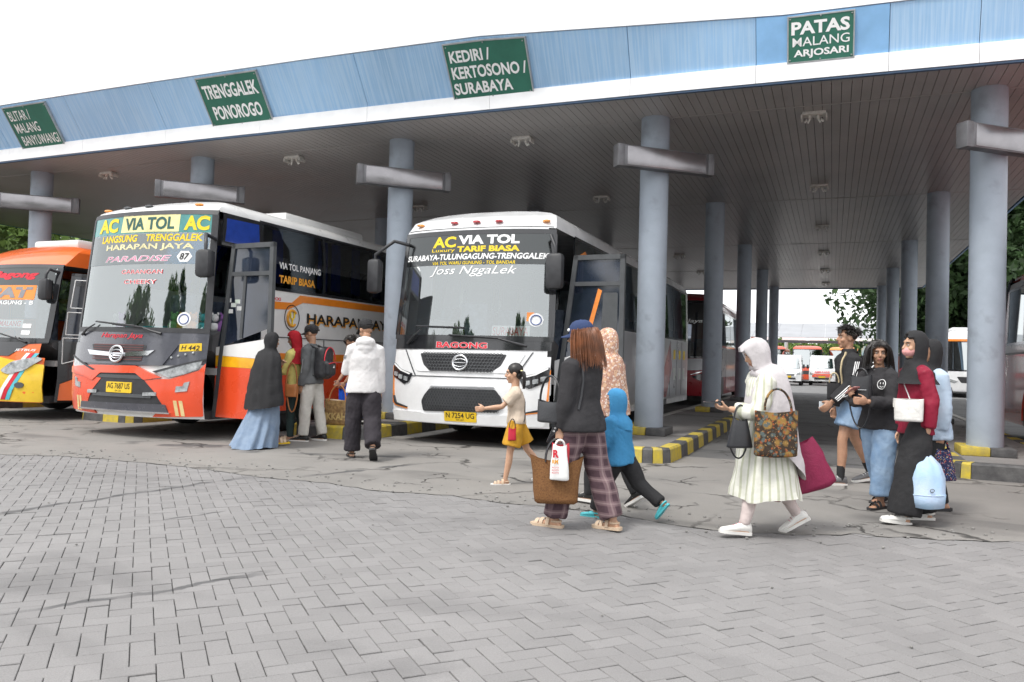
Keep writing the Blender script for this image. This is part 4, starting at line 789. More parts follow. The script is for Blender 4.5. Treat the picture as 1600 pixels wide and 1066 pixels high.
class Person:
    n = 0
    def __init__(s, label, loc, th, h, legs, arms, lean=(0, .04, 1), head=(0, 0), hs=1., bulk=1., skin=None, z0=0., toes=True, curl=(35, 35), hipw=.085, palm=None, yaw0=0.):
        Person.n += 1; s.seed = Person.n
        s.o = thing('person', label, 'person', (loc[0], loc[1], z0), R(22+th)); k = s.k = h/1.70; s.skin = skin or mSk; s.bulk = bulk
        g = G(); T = V(lean).normalized(); s.T = T
        # legs first, so that the lower foot stands on the ground
        J = {}; low = 9
        for i, sx in ((0, -1), (1, 1)):
            a, fl, fp = legs[i][:3]; sp = legs[i][3] if len(legs[i]) > 3 else 2
            td = V((math.sin(R(sp))*sx, math.sin(R(a)), -math.cos(R(a)))).normalized(); a2 = a-fl
            sd_ = V((math.sin(R(sp*.3))*sx, math.sin(R(a2)), -math.cos(R(a2)))).normalized()
            hp = V((sx*hipw*k, 0, 0)); kn = hp+td*.425*k; an = kn+sd_*.405*k
            fd = V((sx*.12, math.cos(R(fp)), -math.sin(R(fp)))).normalized(); fu = V((0, math.sin(R(fp)), math.cos(R(fp))))
            J[i] = [hp, kn, an, fd, fu]
            for y in (-.06, .19): low = min(low, (an+fd*y*k-fu*.075*k).z)
        off = V((0, 0, -low))
        for i in (0, 1):
            for q in range(3): J[i][q] = J[i][q]+off
        s.J = J; P0 = s.P0 = off.copy(); sw = .158*k*bulk
        s.C = P0+T*.30*k; s.S = P0+T*.485*k; s.N = P0+T*.535*k
        side = V((1, 0, 0)); s.A = {}
        for i, sx in ((0, -1), (1, 1)):
            ua, fa = V(arms[i][0]).normalized(), V(arms[i][1]).normalized(); sh = s.S+V((sx*sw, 0, -.045*k)); el = sh+ua*.285*k; wr = el+fa*.245*k; s.A[i] = [sh, el, wr, ua, fa]
        # skin
        g.tube([P0-T*.05*k, P0+T*.06*k, P0+T*.17*k, P0+T*.33*k, P0+T*.45*k, P0+T*.51*k], [x*k*bulk for x in (.09, .098, .085, .10, .085, .05)], 16, sq=1.5)
        for i in (0, 1):
            hp, kn, an, fd, fu = J[i]; sh, el, wr, ua, fa = s.A[i]
            g.tube([hp+V((0, 0, .03*k)), hp*.5+kn*.5, kn, kn*.62+an*.38+V((0, -.008, 0))*k, an+V((0, 0, .02))*k, an-fu*.03*k], [x*k for x in (.085*bulk, .072*bulk, .052, .052, .034, .034)], 12)
            sole = an-fu*.075*k
            g.loft([[sole+fd*y*k+V((wd*math.cos(t), 0, 0))*k+fu*(hh*.5+hh*.5*math.sin(t))*k for t in [2*math.pi*j/10 for j in range(10)]] for y, wd, hh in ((-.058, .02, .04), (-.045, .031, .07), (0, .033, .085), (.06, .038, .06), (.12, .044, .038), (.165, .042, .028), (.19, .028, .02))])
            g.tube([sh, sh*.5+el*.5, el, el*.65+wr*.35, wr], [x*k for x in (.052*bulk, .045*bulk, .038, .038, .026)], 10)
            pn = V(palm[i]) if palm and palm[i] else V((-1 if i else 1, 0, 0)); pn = (pn-fa*pn.dot(fa)).normalized(); sd_ = fa.cross(pn)*(1 if i else -1); c_ = curl[i]
            s.A[i] += [pn, sd_]
            hk = k*(1.05 if hs == 1 else 1.1)
            M3 = Matrix((sd_, fa, pn)).transposed(); g.ell(wr+fa*.05*hk, (.041*hk, .055*hk, .017*hk), 12, 8, M3)
            for q, (o_, ln) in enumerate(((-.030, .060), (-.010, .072), (.011, .078), (.031, .070))):
                p = wr+fa*.09*hk+sd_*o_*hk; pts = [wr+fa*.05*hk+sd_*o_*.9*hk, p]; d = fa
                for e in range(3):
                    ang = R(c_*(e+1)); d = fa*math.cos(ang)+pn*math.sin(ang); p = p+d*ln*hk*(.42, .32, .26)[e]; pts.append(p)
                g.tube(pts, [.0095*hk, .0095*hk, .009*hk, .0085*hk, .0075*hk], 7)
            p = wr+fa*.025*hk+sd_*.03*hk; g.tube([wr+fa*.02*hk, p, p+(fa*.7+sd_*.6+pn*.35)*.034*hk, p+(fa*1.0+sd_*.6+pn*.75)*.056*hk], [.013*hk, .013*hk, .0105*hk, .0085*hk], 7)
        # neck and head
        hk = s.hk = k*hs; yaw, pit = R(head[0]), R(head[1])
        s.HC = s.N+(T+V((-math.sin(yaw)*math.sin(-pit)*.2, .25*math.sin(-pit)+.12, .1))).normalized()*.15*hk
        s.HM = Matrix.Translation(s.HC) @ Matrix.Rotation(yaw, 4, 'Z') @ Matrix.Rotation(pit, 4, 'X') @ Matrix.Scale(hk, 4)
        g.tube([s.S, s.N, s.HM @ V((0, -.02, -.05))], [.06*k, .05*hk, .05*hk], 12)
        H = lambda c, r, n=14, m=9: g.ell((0, 0, 0), (0, 0, 0), 3, 1) if False else s._hell(g, c, r, n, m)
        H((0, -.014, .030), (.073, .090, .085), 20, 14); H((0, .018, -.03), (.056, .066, .082), 16, 12); H((0, .052, -.092), (.026, .026, .022)); H((0, .066, .036), (.050, .022, .020))
        for sx in (-1, 1): H((sx*.075, -.012, -.006), (.010, .022, .032)); H((sx*.036, .055, -.028), (.024, .022, .024))
        g.tube([s.HM @ V(q) for q in ((0, .078, .026), (0, .094, -.006), (0, .104, -.022), (0, .088, -.03))], [.008*hk, .011*hk, .015*hk, .012*hk], 8)
        H((0, .080, -.056), (.024, .011, .007)); H((0, .078, -.069), (.021, .011, .008))
        s.body = remesh(g, .0078*min(1, .55+.45*k), 'body', s.skin, s.o, smooth=3)
        for sx in (-1, 1):
            e = s._hell(G(), (sx*.031, .0725, .006), (.0115, .0085, .0046), 12, 8).obj('eye', mEyeW, s.body, 60); s._hell(G(), (sx*.031, .0785, .006), (.0052, .0034, .0046), 10, 6).obj('iris', mEyeD, e, 60)
            G().tube([s.HM @ V((sx*.014, .0865, .024)), s.HM @ V((sx*.032, .083, .030)), s.HM @ V((sx*.052, .071, .024))], [.0035*hk, .0045*hk, .002*hk], 6).obj('eyebrow', mHr, s.body, 60)
        lg_ = G(); s._hell(lg_, (0, .0845, -.0555), (.022, .0085, .0045), 12, 6); s._hell(lg_, (0, .083, -.0660), (.019, .0085, .0055), 12, 6); lg_.obj('lips', mLip, s.body, 60)
    def _hell(s, g, c, r, n=14, m=9):
        q = G().ell(c, r, n, m); g.add([s.HM @ V(p) for p in q.v], q.f); return g
    # ------------------------------------------------------------ garments
    def top(s, mat, ease=.018, hem=-.05, sleeve=1., name='shirt', cuff=0., fold=.005, collar=.0, flare=0., voxel=.012, puff=0., hood=False, sl_ease=None, freq=30):
        k, T, P0, B = s.k, s.T, s.P0, s.bulk; g = G(); e = ease/k; se = (ease if sl_ease is None else sl_ease)/k
        g.tube([P0+T*hem*k, P0+T*(hem+.06)*k, P0+T*.17*k, P0+T*.33*k, P0+T*.44*k, P0+T*.505*k, P0+T*(.535+collar)*k], [x*k for x in (.120*B+e+flare, .118*B+e+flare*.8, .092*B+e, .102*B+e, .088*B+e*.8, .058+e*.4, .052+e*.4)], 20, sq=1.48)
        for i in (0, 1):
            sh, el, wr = s.A[i][:3]; ln = 2*sleeve
            pts = [sh+(s.S-sh)*.35, sh, sh*.5+el*.5, el]; r = [.056*B+se, .058*B+se, .05*B+se+puff*.5, .044+se+puff]
            if ln < 1: pts = [sh+(s.S-sh)*.35, sh, sh*(1-ln)+el*ln]; r = [.056*B+se, .060*B+se, .058*B+se]
            else:
                t = ln-1; pts += [el*(1-t*.6)+wr*t*.6, el*(1-t)+wr*t]; r += [.040+se+puff, .032+se+cuff]
            g.tube(pts, [x*k for x in r], 12)
        if hood:
            c = s.N+V((0, -.06, -.005))*k; g.ell(c, (.125*k, .085*k, .075*k), 18, 12); g.ell(c+V((0, -.03, -.07))*k, (.10*k, .05*k, .06*k), 16, 10); g.ell(c+V((0, -.05, -.12))*k, (.05*k, .025*k, .04*k), 14, 9)
        return remesh(g, voxel, name, mat, s.o, fold, freq, .6, 3, s.seed)
    def trousers(s, mat, ease=.016, length=1., flare=0., name='trousers', fold=.005, waist=.05, cut=None, voxel=.012, freq=26):
        k, T, P0, B = s.k, s.T, s.P0, s.bulk; g = G(); e = ease/k; e2 = min(ease, .014)/k
        g.tube([P0+T*waist*k, P0+T*.03*k, P0-T*.06*k, P0-T*.12*k], [x*k for x in (.088*B+e2, .098*B+e2, .10*B+e2, .06*B)], 18, sq=1.42)
        for i in (0, 1):
            hp, kn, an = s.J[i][:3]; pts = [hp+V((0, 0, .04))*k, hp*.55+kn*.45, kn]; r = [.084*B+e2, .078*B+e+flare*.25, .058+e+flare*.5]
            if length > .5:
                t = (length-.5)*2; q = kn*(1-t)+an*t; pts += [kn*.5+q*.5, q, q+(an-kn).normalized()*.01]; r += [.052+e+flare*.75, .04+e+flare, .03+e+flare]
            else:
                t = length*2; pts = [hp+V((0, 0, .04))*k, hp*(1-t*.5)+kn*t*.5, hp*(1-t)+kn*t]; r = [.088*B+e, .080*B+e+flare*.5, .07*B+e+flare]
            g.tube(pts, [x*k for x in r], 14)
        return remesh(g, voxel, name, mat, s.o, fold, freq, .5, 3, s.seed+50)
    def skirt(s, mat, z0, z1, r0, r1, name='skirt', pleat=.05, n=11, dx=0., dy=0., sq=1.25, rings=16, fold=.006, hemw=.012, ex=1.2):
        g = G(); k = s.k; m = 96; R_ = []
        for i in range(rings+1):
            t = i/rings; z = z0+(z1-z0)*t; r = r0+(r1-r0)*t**ex; rg = []
            for j in range(m):
                a = 2*math.pi*j/m; w_ = 1+pleat*t*(math.sin(n*a+1.3*math.sin(2*a)+t*1.5)+.5*math.sin((2*n-3)*a+2))
                rg.append((s.P0.x+dx*t*t+r*sq*w_*math.cos(a), s.P0.y+dy*t*t+r*w_*math.sin(a), z+hemw*t*math.sin(3*a+s.seed)))
            R_.append(rg)
        inner = [[(s.P0.x+dx+(x-s.P0.x-dx)*.96, s.P0.y+dy+(y-s.P0.y-dy)*.96, z+.01) for x, y, z in R_[-1]], [(s.P0.x+dx*.3, s.P0.y+dy*.3, z1+.25)]*m]
        g.loft(R_+inner, False); return soft(g, name, mat, s.o, fold, 22, .25, s.seed)
    def hijab(s, mat, length=.30, wide=1., face=58, peak=.0, back=0., name='hijab', fold=.006, front=0., low=.0, tent=0.):
        k = s.hk; m = 72; c = s.HC; rings = []; Z = s.HM.to_3x3().normalized(); yaw = math.atan2(-Z[0][1], Z[1][1])
        prof_ = [(.142, .012, .014, 0, 0), (.134, .045, .052, 0, 0), (.110, .074, .086, 0, 0), (.075, .088, .107, .3, 0), (.045, .092, .113, .9, 0), (.01, .094, .115, 1, 0), (-.03, .093, .112, 1, 0), (-.07, .088, .106, .95, 0), (-.105, .084, .098, .75, 0), (-.13, .084, .092, .0, 0), (-.165, .10, .098, 0, .3), (-.20, .14, .11, 0, .6), (-.24, .19, .125, 0, .85), (-.29, .215*wide, .14, 0, 1)]
        zl = -.29
        while zl > -.24-length/k: zl -= .05; t = (-.29-zl)*k/max(length, .05); prof_.append((zl, (.215+.05*t)*wide, .145+.045*t, 0, 1))
        if tent:
            zb = -.24-length/k; prof_ = [q for q in prof_ if q[0] > -.12]+[(-.125+(zb+.125)*t, .088+(tent-.088)*t**.40, .096+(tent*.74-.096)*t**.42, 0, min(1, t*2.2)) for t in np.linspace(0, 1, 16)]
        for z, rx, ry, op, dr in prof_:
            rg = []
            for j in range(m):
                a = 2*math.pi*j/m-math.pi/2; d = math.degrees(abs((a-math.pi/2+math.pi) % (2*math.pi)-math.pi)); f = 1.
                if op > 0: q = max(0, min(1, (face*op+6-d)/9)); f = 1-q*.62
                x, y = rx*math.cos(a)*f, ry*math.sin(a)*f-.012
                if peak and d < 75 and -.12 < z < .13: y += peak*(1-d/75)*(1 if op == 0 else .9)
                if dr: y += (-back*dr if math.sin(a) < 0 else front*dr)*abs(math.sin(a)); zz = z-low*dr*((1-math.sin(a))/2)**1.3; y *= 1-(.45*min(1, dr*3)*max(0, math.sin(a)) if tent else 0)
                else: zz = z
                if dr == 0: p = s.HM @ V((x, y, z))
                else:
                    p = V((s.S.x, s.S.y, c.z))+V((x*k, y*k, zz*k)); q_ = min(1, dr*1.15); p = (s.HM @ V((x, y, z)))*(1-q_)+p*q_
                rg.append(p)
            rings.append(rg)
        L_ = rings[-1]; cc = sum(L_, V())/m; rings.append([p*.94+cc*.06+V((0, 0, .015)) for p in L_]); rings.append([p*.5+cc*.5+V((0, 0, .1)) for p in L_])
        g = G().loft(rings, False); g.f.append(tuple(range(m))); return soft(g, name, mat, s.o, fold, 30, .35, s.seed)
    def shoes(s, mat, sole, style='shoe', sock=None, st=None):
        k = s.k
        for i in (0, 1):
            hp, kn, an, fd, fu = s.J[i]; base = an-fu*.078*k; sx = V((1, 0, 0))
            def ring(y, w_, h0, h1, n=12): return [base+fd*y*k+sx*(w_*math.cos(t))*k+fu*((h0+h1)/2+(h1-h0)/2*math.sin(t))*k for t in [2*math.pi*j/n for j in range(n)]]
            so = G().loft([[base+fd*y*k+sx*w_*q*k+fu*z*k for q, z in ((-1, -.002), (1, -.002), (1.02, .024), (-1.02, .024))] for y, w_ in ((-.082, .02), (-.07, .036), (-.02, .038), (.06, .042), (.12, .05), (.18, .046), (.213, .024))])
            if style == 'shoe':
                u_ = G().loft([ring(y, w_, .015, h_) for y, w_, h_ in ((-.076, .022, .07), (-.062, .036, .10), (-.02, .040, .11), (.03, .042, .10), (.08, .046, .075), (.14, .048, .058), (.19, .038, .045), (.21, .015, .035))]).obj('shoe', mat, s.o, 60); so.obj('sole', sole, u_, 40)
                for y in (.04, .065, .09): G().tube([base+fd*y*k+sx*(.038*math.cos(t))*k+fu*(.045+(.052-(y-.04)*.5)*math.sin(t))*k for t in [math.pi*j/8 for j in range(9)]], .004*k, 4).obj('lace', st or sole, u_, 60)
            elif style == 'clog':
                u_ = G().loft([ring(y, w_, .01, h_) for y, w_, h_ in ((.0, .045, .085), (.04, .048, .085), (.09, .052, .07), (.15, .052, .055), (.2, .036, .045), (.215, .015, .03))]).tube([base+fd*(-.0+.0*j)*k+sx*(.046*math.cos(t))*k+fd*(-.075*math.sin(t))*k+fu*.06*k for j, t in enumerate([math.pi*j/10 for j in range(11)])], .012*k, 6).obj('clog', mat, s.o, 60); so.obj('sole', sole, u_, 40)
                for y, x in ((.1, -.02), (.1, .02), (.14, 0), (.07, 0)): G().ell(base+fd*y*k+sx*x*k+fu*(.078-(y-.07)*.3)*k, (.006*k, .009*k, .005*k), 6, 4).obj('vent_hole', mInk, u_)
            else:
                o = so.obj('sandal', sole, s.o, 40)
                for y, h_ in ((.04, .072), (.10, .052), (.145, .04)) if style == 'strap' else ((.06, .066), (.115, .048)):
                    w2 = .016 if style == 'strap' else .022
                    G().loft([[base+fd*(y+dy)*k+sx*(.047*math.cos(t))*k+fu*(.015+h_*abs(math.sin(t))+.004)*k for t in [math.pi*j/10 for j in range(11)]] for dy in (-w2, w2)], False, False).obj('strap', mat, o, 60)
                if style == 'strap': G().tube([base+sx*(.042*math.cos(t))*k+fd*(-.06*math.sin(t))*k+fu*.055*k for t in [math.pi*j/10 for j in range(11)]], .007*k, 5).obj('strap', mat, o, 60)
            if sock: G().tube([an+(kn-an).normalized()*.13*k, an, an-fu*.02*k], [.043*k, .040*k, .042*k], 12).obj('sock', sock, s.o, 60)
    def cap(s, mat, brim=None, bd=None, yaw=0.):
        P = lambda q: s.HM @ (Matrix.Rotation(yaw, 3, 'Z') @ V(q))
        g = G().loft([[P((.088*q*math.cos(t), .106*q*math.sin(t)-.014, z)) for t in [2*math.pi*j/32 for j in range(32)]] for z, q in ((.028, 1.), (.04, 1.01), (.075, .98), (.10, .88), (.125, .68), (.138, .4), (.142, .05))])
        o = g.obj('cap', mat, s.o, 60)
        br = []
        for j in range(17):
            a = R(20+140*j/16); br.append([P((.088*math.cos(a), .106*math.sin(a)-.014, .032)), P((.093*math.cos(a), .106*math.sin(a)-.014+.075*math.sin(a)**1.2, .018-.015*abs(math.cos(a)))), P((.093*math.cos(a), .106*math.sin(a)-.014+.075*math.sin(a)**1.2, .012-.015*abs(math.cos(a)))), P((.086*math.cos(a), .10*math.sin(a)-.014, .024))])
        G().loft(br).obj('brim', brim or mat, o, 40); G().ell(P((0, -.014, .142)), (.008, .008, .005), 8, 5).obj('button', mat, o, 60)
        if bd: G().ell(P((-.05, .078, .062)), (.014, .012, .014), 10, 6).obj('badge', bd, o, 60)
        G().tube([P((.05*math.cos(t), -.118-.004*math.sin(t), .034)) for t in [math.pi*j/8 for j in range(9)]], .007*s.hk, 5).obj('strap', brim or mat, o, 60); return o
    def hair(s, mode, mat=mHr, L=.25, n=420, seed=1, fringe=.05, thick=.0042, el0=.05, el1=1.):
        r = random.Random(seed); g = G(); s._hell(g, (0, -.030, .046), (.081, .086, .084), 20, 12)
        E = V((.083, .102, .094)); ec = V((0, -.014, .032))
        if mode == 'bob': s._hell(g, (0, -.045, -.02), (.078, .06, .10), 16, 10)
        for i in range(n):
            a = r.uniform(0, 2*math.pi); el = math.asin(r.uniform(el0, el1)); d = V((math.cos(el)*math.cos(a), math.cos(el)*math.sin(a), math.sin(el)))
            if d.y > .55 and d.z < .62: continue
            p = ec+V((d.x*E.x, d.y*E.y, d.z*E.z)); pts = [p]
            if mode == 'short':
                ln = L*r.uniform(.6, 1.2); v = (d*.55+V((r.uniform(-.4, .4), r.uniform(-.2, .7)+(.5 if d.z > .6 else -.3), r.uniform(-.2, .35)))).normalized()
                for j in range(3): p = p+v*ln/3; v = (v+V((0, .15 if d.z > .6 else -.1, -.35))).normalized(); pts.append(p)
            else:
                ln = L*r.uniform(.55, 1.08); st = 9; v = V((d.x*.8, d.y*.6-(.1 if d.y < .3 else 0), .2))
                if d.y > .1: v = V((.9 if d.x > 0 else -.9, .0, .1))
                for j in range(st):
                    p = p+v.normalized()*ln/st; v = v*.55+V((d.x*.12+r.uniform(-.05, .05), d.y*.06+r.uniform(-.05, .05), -1)); q = p-ec; u_ = V((q.x/E.x, q.y/E.y, max(q.z, -.03)/E.z))
                    if u_.length < 1.05: u_ = u_*(1.05/max(u_.length, .01)); p = ec+V((u_.x*E.x, u_.y*E.y, q.z if q.z < -.03 else u_.z*E.z))
                    if p.y > .02 and p.z < .065 and abs(p.x) < .072: p.x = .074*(1 if p.x > 0 else -1)
                    pts.append(p)
            k2 = len(pts); g.tube([s.HM @ q for q in pts], [thick*s.hk*(1.2-.9*j/(k2-1)) for j in range(k2)], 4)
        if fringe:
            for i in range(26):
                x = r.uniform(-.06, .06); g.tube([s.HM @ V(q) for q in ((x*.6, .045, .118), (x*.9, .082, .09), (x*1.15+r.uniform(-.012, .012), .088-abs(x)*.25, .075-fringe*r.uniform(.4, 1)))], [thick*s.hk*1.3, thick*s.hk, .001], 4)
        return g.obj('hair', mat, s.o, 60)
    def stick(s, o, pts, d, r, name, mat, off=.003, n=5):
        """a raised line on a garment: points are dropped on its surface along direction d"""
        bv = BVHTree.FromPolygons([v_.co for v_ in o.data.vertices], [tuple(p.vertices) for p in o.data.polygons]); d = V(d).normalized(); q = []
        for p in pts:
            hit = bv.ray_cast(V(p)+d*.5, -d, 1.2)
            if hit[0] is not None: q.append(hit[0]+d*off)
        if len(q) > 1: G().tube(q, r, n).obj(name, mat, o, 60)
    def strap(s, o, pts, d, r, mat, parent, name='strap'):
        s.stick(o, pts, d, r, name, mat)
    def W(s, p): return s.o.matrix_basis @ V(p)
    def world(s, p): return V(s.o.location)+Matrix.Rotation(s.o.rotation_euler.z, 3, 'Z') @ V(p)
def loc_grip(P, i, d=.085): sh, el, wr, ua, fa, pn, sd_ = P.A[i]; return P.world(wr+fa*d*P.k+pn*.03*P.k)
DN = ((0, .05, -1), (0, .16, -1))
def armdn(sx, out=.13, f=.0, f2=.15): return ((sx*out, f, -1), (sx*.04, f2, -1))
def soft_bag(name, label, cat, loc, rz, w_, h_, d_, mat, top=(1.05, .5), bot=.86, fold=.006, group=None, n=40, slump=.02, z_=None, tilt=0.):
    o = thing(name, label, cat, loc, rz, group); rings = []
    for t in (0, .03, .1, .25, .45, .65, .85, 1.):
        ww = w_*(bot+(top[0]-bot)*t); dd = d_*(1+(top[1]-1)*t**1.5)*(1 if t > .02 else .8); ww *= 1 if t > .02 else .93
        rings.append([(ww/2*math.copysign(abs(math.cos(a))**.55, math.cos(a)), dd/2*math.copysign(abs(math.sin(a))**.7, math.sin(a)), h_*t-(slump*math.cos(a)**2*0 if t < 1 else slump*(1-abs(math.cos(a)))**1.0)) for a in [2*math.pi*j/n for j in range(n)]])
    Lr = rings[-1]; rings.append([(x*.94, y*.8, z-.02) for x, y, z in Lr]); rings.append([(x*.8, y*.5, h_*.55) for x, y, z in Lr])
    g = G().loft(rings, True); g.f = [q for q in g.f]; b = soft(g, 'bag_body', mat, o, fold, 16, .6, int(abs(loc[0]*100)) % 97)
    if tilt: o.rotation_euler.y = tilt
    return o, b
def handle(o, x0, x1, z0, z1, y, mat, r=.007, n=12): return G().tube([(x0+(x1-x0)*(.5-.5*math.cos(math.pi*j/n)), y*(1-.6*math.sin(math.pi*j/n)), z0+(z1-z0)*math.sin(math.pi*j/n)) for j in range(n+1)], r, 6).obj('handle', mat, o, 60)
# ---------------------------------------------------------------- the people in the photograph
cBlk = cloth_mat('black_cloth', (.028, .028, .03)); cBlk2 = cloth_mat('black_cotton', (.035, .034, .037)); cGry = cloth_mat('grey_cloth', (.12, .125, .13)); cWht = cloth_mat('white_fleece', (.64, .63, .63), bump=.12, var=.02)
cDen = cloth_mat('denim_blue', (.155, .25, .39), c2=(.27, .37, .50), scale=7); cDenS = cloth_mat('denim_skirt', (.17, .235, .34), c2=(.24, .31, .41), scale=9); cKha = cloth_mat('stone_trousers', (.55, .53, .49)); cYel = cloth_mat('pale_yellow_cotton', (.68, .60, .20))
cRedH = cloth_mat('red_hijab', (.45, .02, .03), c2=(.30, .012, .02)); cMar = cloth_mat('maroon_satin', (.24, .012, .035), rough=.5, bump=.1); cGH = cloth_mat('pale_grey_hijab', (.56, .53, .54), bump=.1); cBlue = cloth_mat('blue_fleece', (.055, .25, .48), bump=.3); cMus = cloth_mat('mustard_cotton', (.55, .29, .03)); cBei = cloth_mat('beige_tee', (.60, .50, .40))
cOrS = cloth_mat('orange_shirt', (.75, .16, .02)); mTanS = M('tan_leather', (.42, .16, .05), .5, bump=.1); mWhS = M('white_rubber', (.75, .74, .71), .6, var=.06); mBrS = M('beige_strap', (.60, .46, .33), .6); mBlS = M('black_rubber', (.03, .03, .032), .7); mTq = M('turquoise_rubber', (.08, .45, .50), .55); mGrS = M('grey_mesh_shoe', (.16, .16, .165), .8, bump=.3, bscale=150); mLea = M('black_leather', (.028, .029, .033), .38, bump=.2, bscale=60); mPh = M('phone_black', (.02, .02, .025), .15, coat=.5)
def tex_mat(name, base, kind):
    m = cloth_mat(name, base); N, L, b = nodes(m); tc = [n for n in N if n.type == 'TEX_COORD'][0]; src = b.inputs['Base Color'].links[0].from_socket
    def mixc(src, fac, c):
        x = N.new('ShaderNodeMix'); x.data_type = 'RGBA'; L.new(fac, x.inputs[0]); L.new(src, x.inputs[6]); x.inputs[7].default_value = (*c, 1); return x.outputs[2]
    def rng_(sock, a, b_, k=1.): r = N.new('ShaderNodeMapRange'); r.inputs[1].default_value = a; r.inputs[2].default_value = b_; r.inputs[4].default_value = k; L.new(sock, r.inputs[0]); return r.outputs[0]
    if kind == 'plaid':
        for ax, sc, c, k, a in (('X', 1.0, (.20, .135, .145), .55, .6), ('Z', 1.0, (.20, .135, .145), .55, .6), ('X', 1.0, (.36, .28, .27), .45, .95), ('Z', 1.0, (.36, .28, .27), .45, .95)):
            w_ = N.new('ShaderNodeTexWave'); w_.bands_direction = ax; w_.inputs['Scale'].default_value = 3.6*sc; w_.inputs['Distortion'].default_value = .25; L.new(tc.outputs['Object'], w_.inputs[0]); src = mixc(src, rng_(w_.outputs['Fac'], a, a+.06, k), c)
    elif kind == 'stripe':
        sx = N.new('ShaderNodeSeparateXYZ'); L.new(tc.outputs['Object'], sx.inputs[0]); an = N.new('ShaderNodeMath'); an.operation = 'ARCTAN2'; L.new(sx.outputs[0], an.inputs[0]); L.new(sx.outputs[1], an.inputs[1])
        mu = N.new('ShaderNodeMath'); mu.operation = 'MULTIPLY'; mu.inputs[1].default_value = 26; L.new(an.outputs[0], mu.inputs[0]); si = N.new('ShaderNodeMath'); si.operation = 'SINE'; L.new(mu.outputs[0], si.inputs[0])
        src = mixc(src, rng_(si.outputs[0], .45, .75, .75), (.40, .42, .29))
    else:
        pal = {'floral': [((.62, .40, .26), 24, .5), ((.72, .62, .55), 42, .45), ((.28, .14, .11), 60, .35)], 'batik': [((.30, .175, .05), 11, .46), ((.30, .09, .035), 30, .34), ((.09, .12, .12), 22, .40), ((.40, .25, .10), 60, .28)],
               'flowers': [((.60, .10, .08), 45, .3), ((.7, .45, .1), 55, .26), ((.7, .68, .66), 65, .26), ((.12, .2, .45), 50, .28)], 'leatherprint': [((.21, .105, .042), 110, .5), ((.125, .058, .025), 70, .42)]}[kind]
        for i, (c, sc, th) in enumerate(pal):
            v_ = N.new('ShaderNodeTexVoronoi'); v_.inputs['Scale'].default_value = sc; mp = N.new('ShaderNodeMapping'); mp.inputs['Location'].default_value = (i*3.1, i*1.7, 0); L.new(tc.outputs['Object'], mp.inputs[0])
            nz = N.new('ShaderNodeTexNoise'); nz.inputs['Scale'].default_value = sc*.8; L.new(mp.outputs[0], nz.inputs['Vector']); ad = N.new('ShaderNodeVectorMath'); ad.operation = 'MULTIPLY_ADD'; ad.inputs[1].default_value = (.03, .03, .03); L.new(nz.outputs['Color'], ad.inputs[0]); L.new(mp.outputs[0], ad.inputs[2]); L.new(ad.outputs[0], v_.inputs['Vector'])
            src = mixc(src, rng_(v_.outputs['Distance'], th, th-.12, .9), c)
    L.new(src, b.inputs['Base Color']); return m
cPlaid = tex_mat('plaid_cloth', (.075, .045, .055), 'plaid'); cFlo = tex_mat('floral_hijab', (.46, .26, .19), 'floral'); cBat = tex_mat('batik_cloth', (.05, .035, .025), 'batik'); cFlw = tex_mat('flower_print', (.03, .035, .09), 'flowers'); cStr = tex_mat('striped_cream', (.70, .70, .63), 'stripe'); cBrn = tex_mat('brown_print', (.17, .08, .032), 'leatherprint')
# 1 woman in a long black khimar
p = Person('woman in a long black khimar and blue denim skirt walking by the red coach', (-7.19, 8.86), -52, 1.56, ((20, 8, 0), (-14, 12, 18)), (((.15, .1, -1), (.7, .5, .8)), ((-.15, .1, -1), (-.7, .5, .9))), lean=(0, .07, 1), head=(8, -8))
p.skirt(cDenS, p.P0.z+.06, .02, .15, .30, dy=-.16, pleat=.07, n=9, sq=1.0); p.hijab(cBlk, .62, 1.1, 50, back=.05, name='khimar', fold=.012, low=.10, tent=.38); p.shoes(mBrS, mPlY, 'slide')
# 2 woman in red hijab
p = Person('woman in a red hijab and pale yellow top beside the coach door', (-7.46, 9.85), 78, 1.62, ((3, 4, 0), (-4, 4, 0)), (((-.1, .3, -1), (.1, 1, .1)), armdn(1)), head=(10, -14))
p.top(cYel, .022, -.14); p.trousers(cloth_mat('dark_green_cloth', (.03, .05, .05)), .012); p.hijab(cRedH, .14, .88, 62); p.shoes(mBrS, mBrS, 'slide')
o, bb = soft_bag('handbag', 'tan leather handbag hanging at the side of the red hijab woman', 'handbag', (-7.36, 9.62, .66), R(22), .20, .20, .09, mTanS, (.9, .7)); handle(o, -.08, .08, .18, .50, .0, mTanS, .012); handle(o, -.06, .1, .16, -.22, -.02, mTanS, .011)
# 3 youth with backpack
p = Person('young man in grey top and black cap wearing a black backpack', (-7.20, 9.90), 72, 1.72, ((4, 2, 0, 4), (-7, 3, 0, 4)), (((-.1, -.05, -1), (.0, .25, -1)), ((.1, .2, -1), (0, .7, -.6))), head=(6, -10))
t = p.top(cGry, .024, -.06, name='long_sleeved_top'); p.trousers(cKha, .022, .97, .012); p.hair('short', L=.03, n=260, fringe=0); p.cap(cBlk); p.shoes(mInk, mWhS, 'shoe')
p.stick(t, [p.A[0][0]*(1-q)+p.A[0][2]*q for q in (.25, .35, .45, .55, .65)], (-1, -.2, 0), .006, 'sleeve_print', mSgF)
bp = p.S+V((0, -.20, -.22)); bo = thing('backpack', 'black backpack with red piping on the young man in grey', 'backpack', p.world(bp), p.o.rotation_euler.z)
remesh(G().box((-.155, -.10, -.25), (.155, .09, .23), .07).box((-.12, -.17, -.21), (.12, -.06, .02), .05), .012, 'bag_body', mLea, bo, .005, 26)
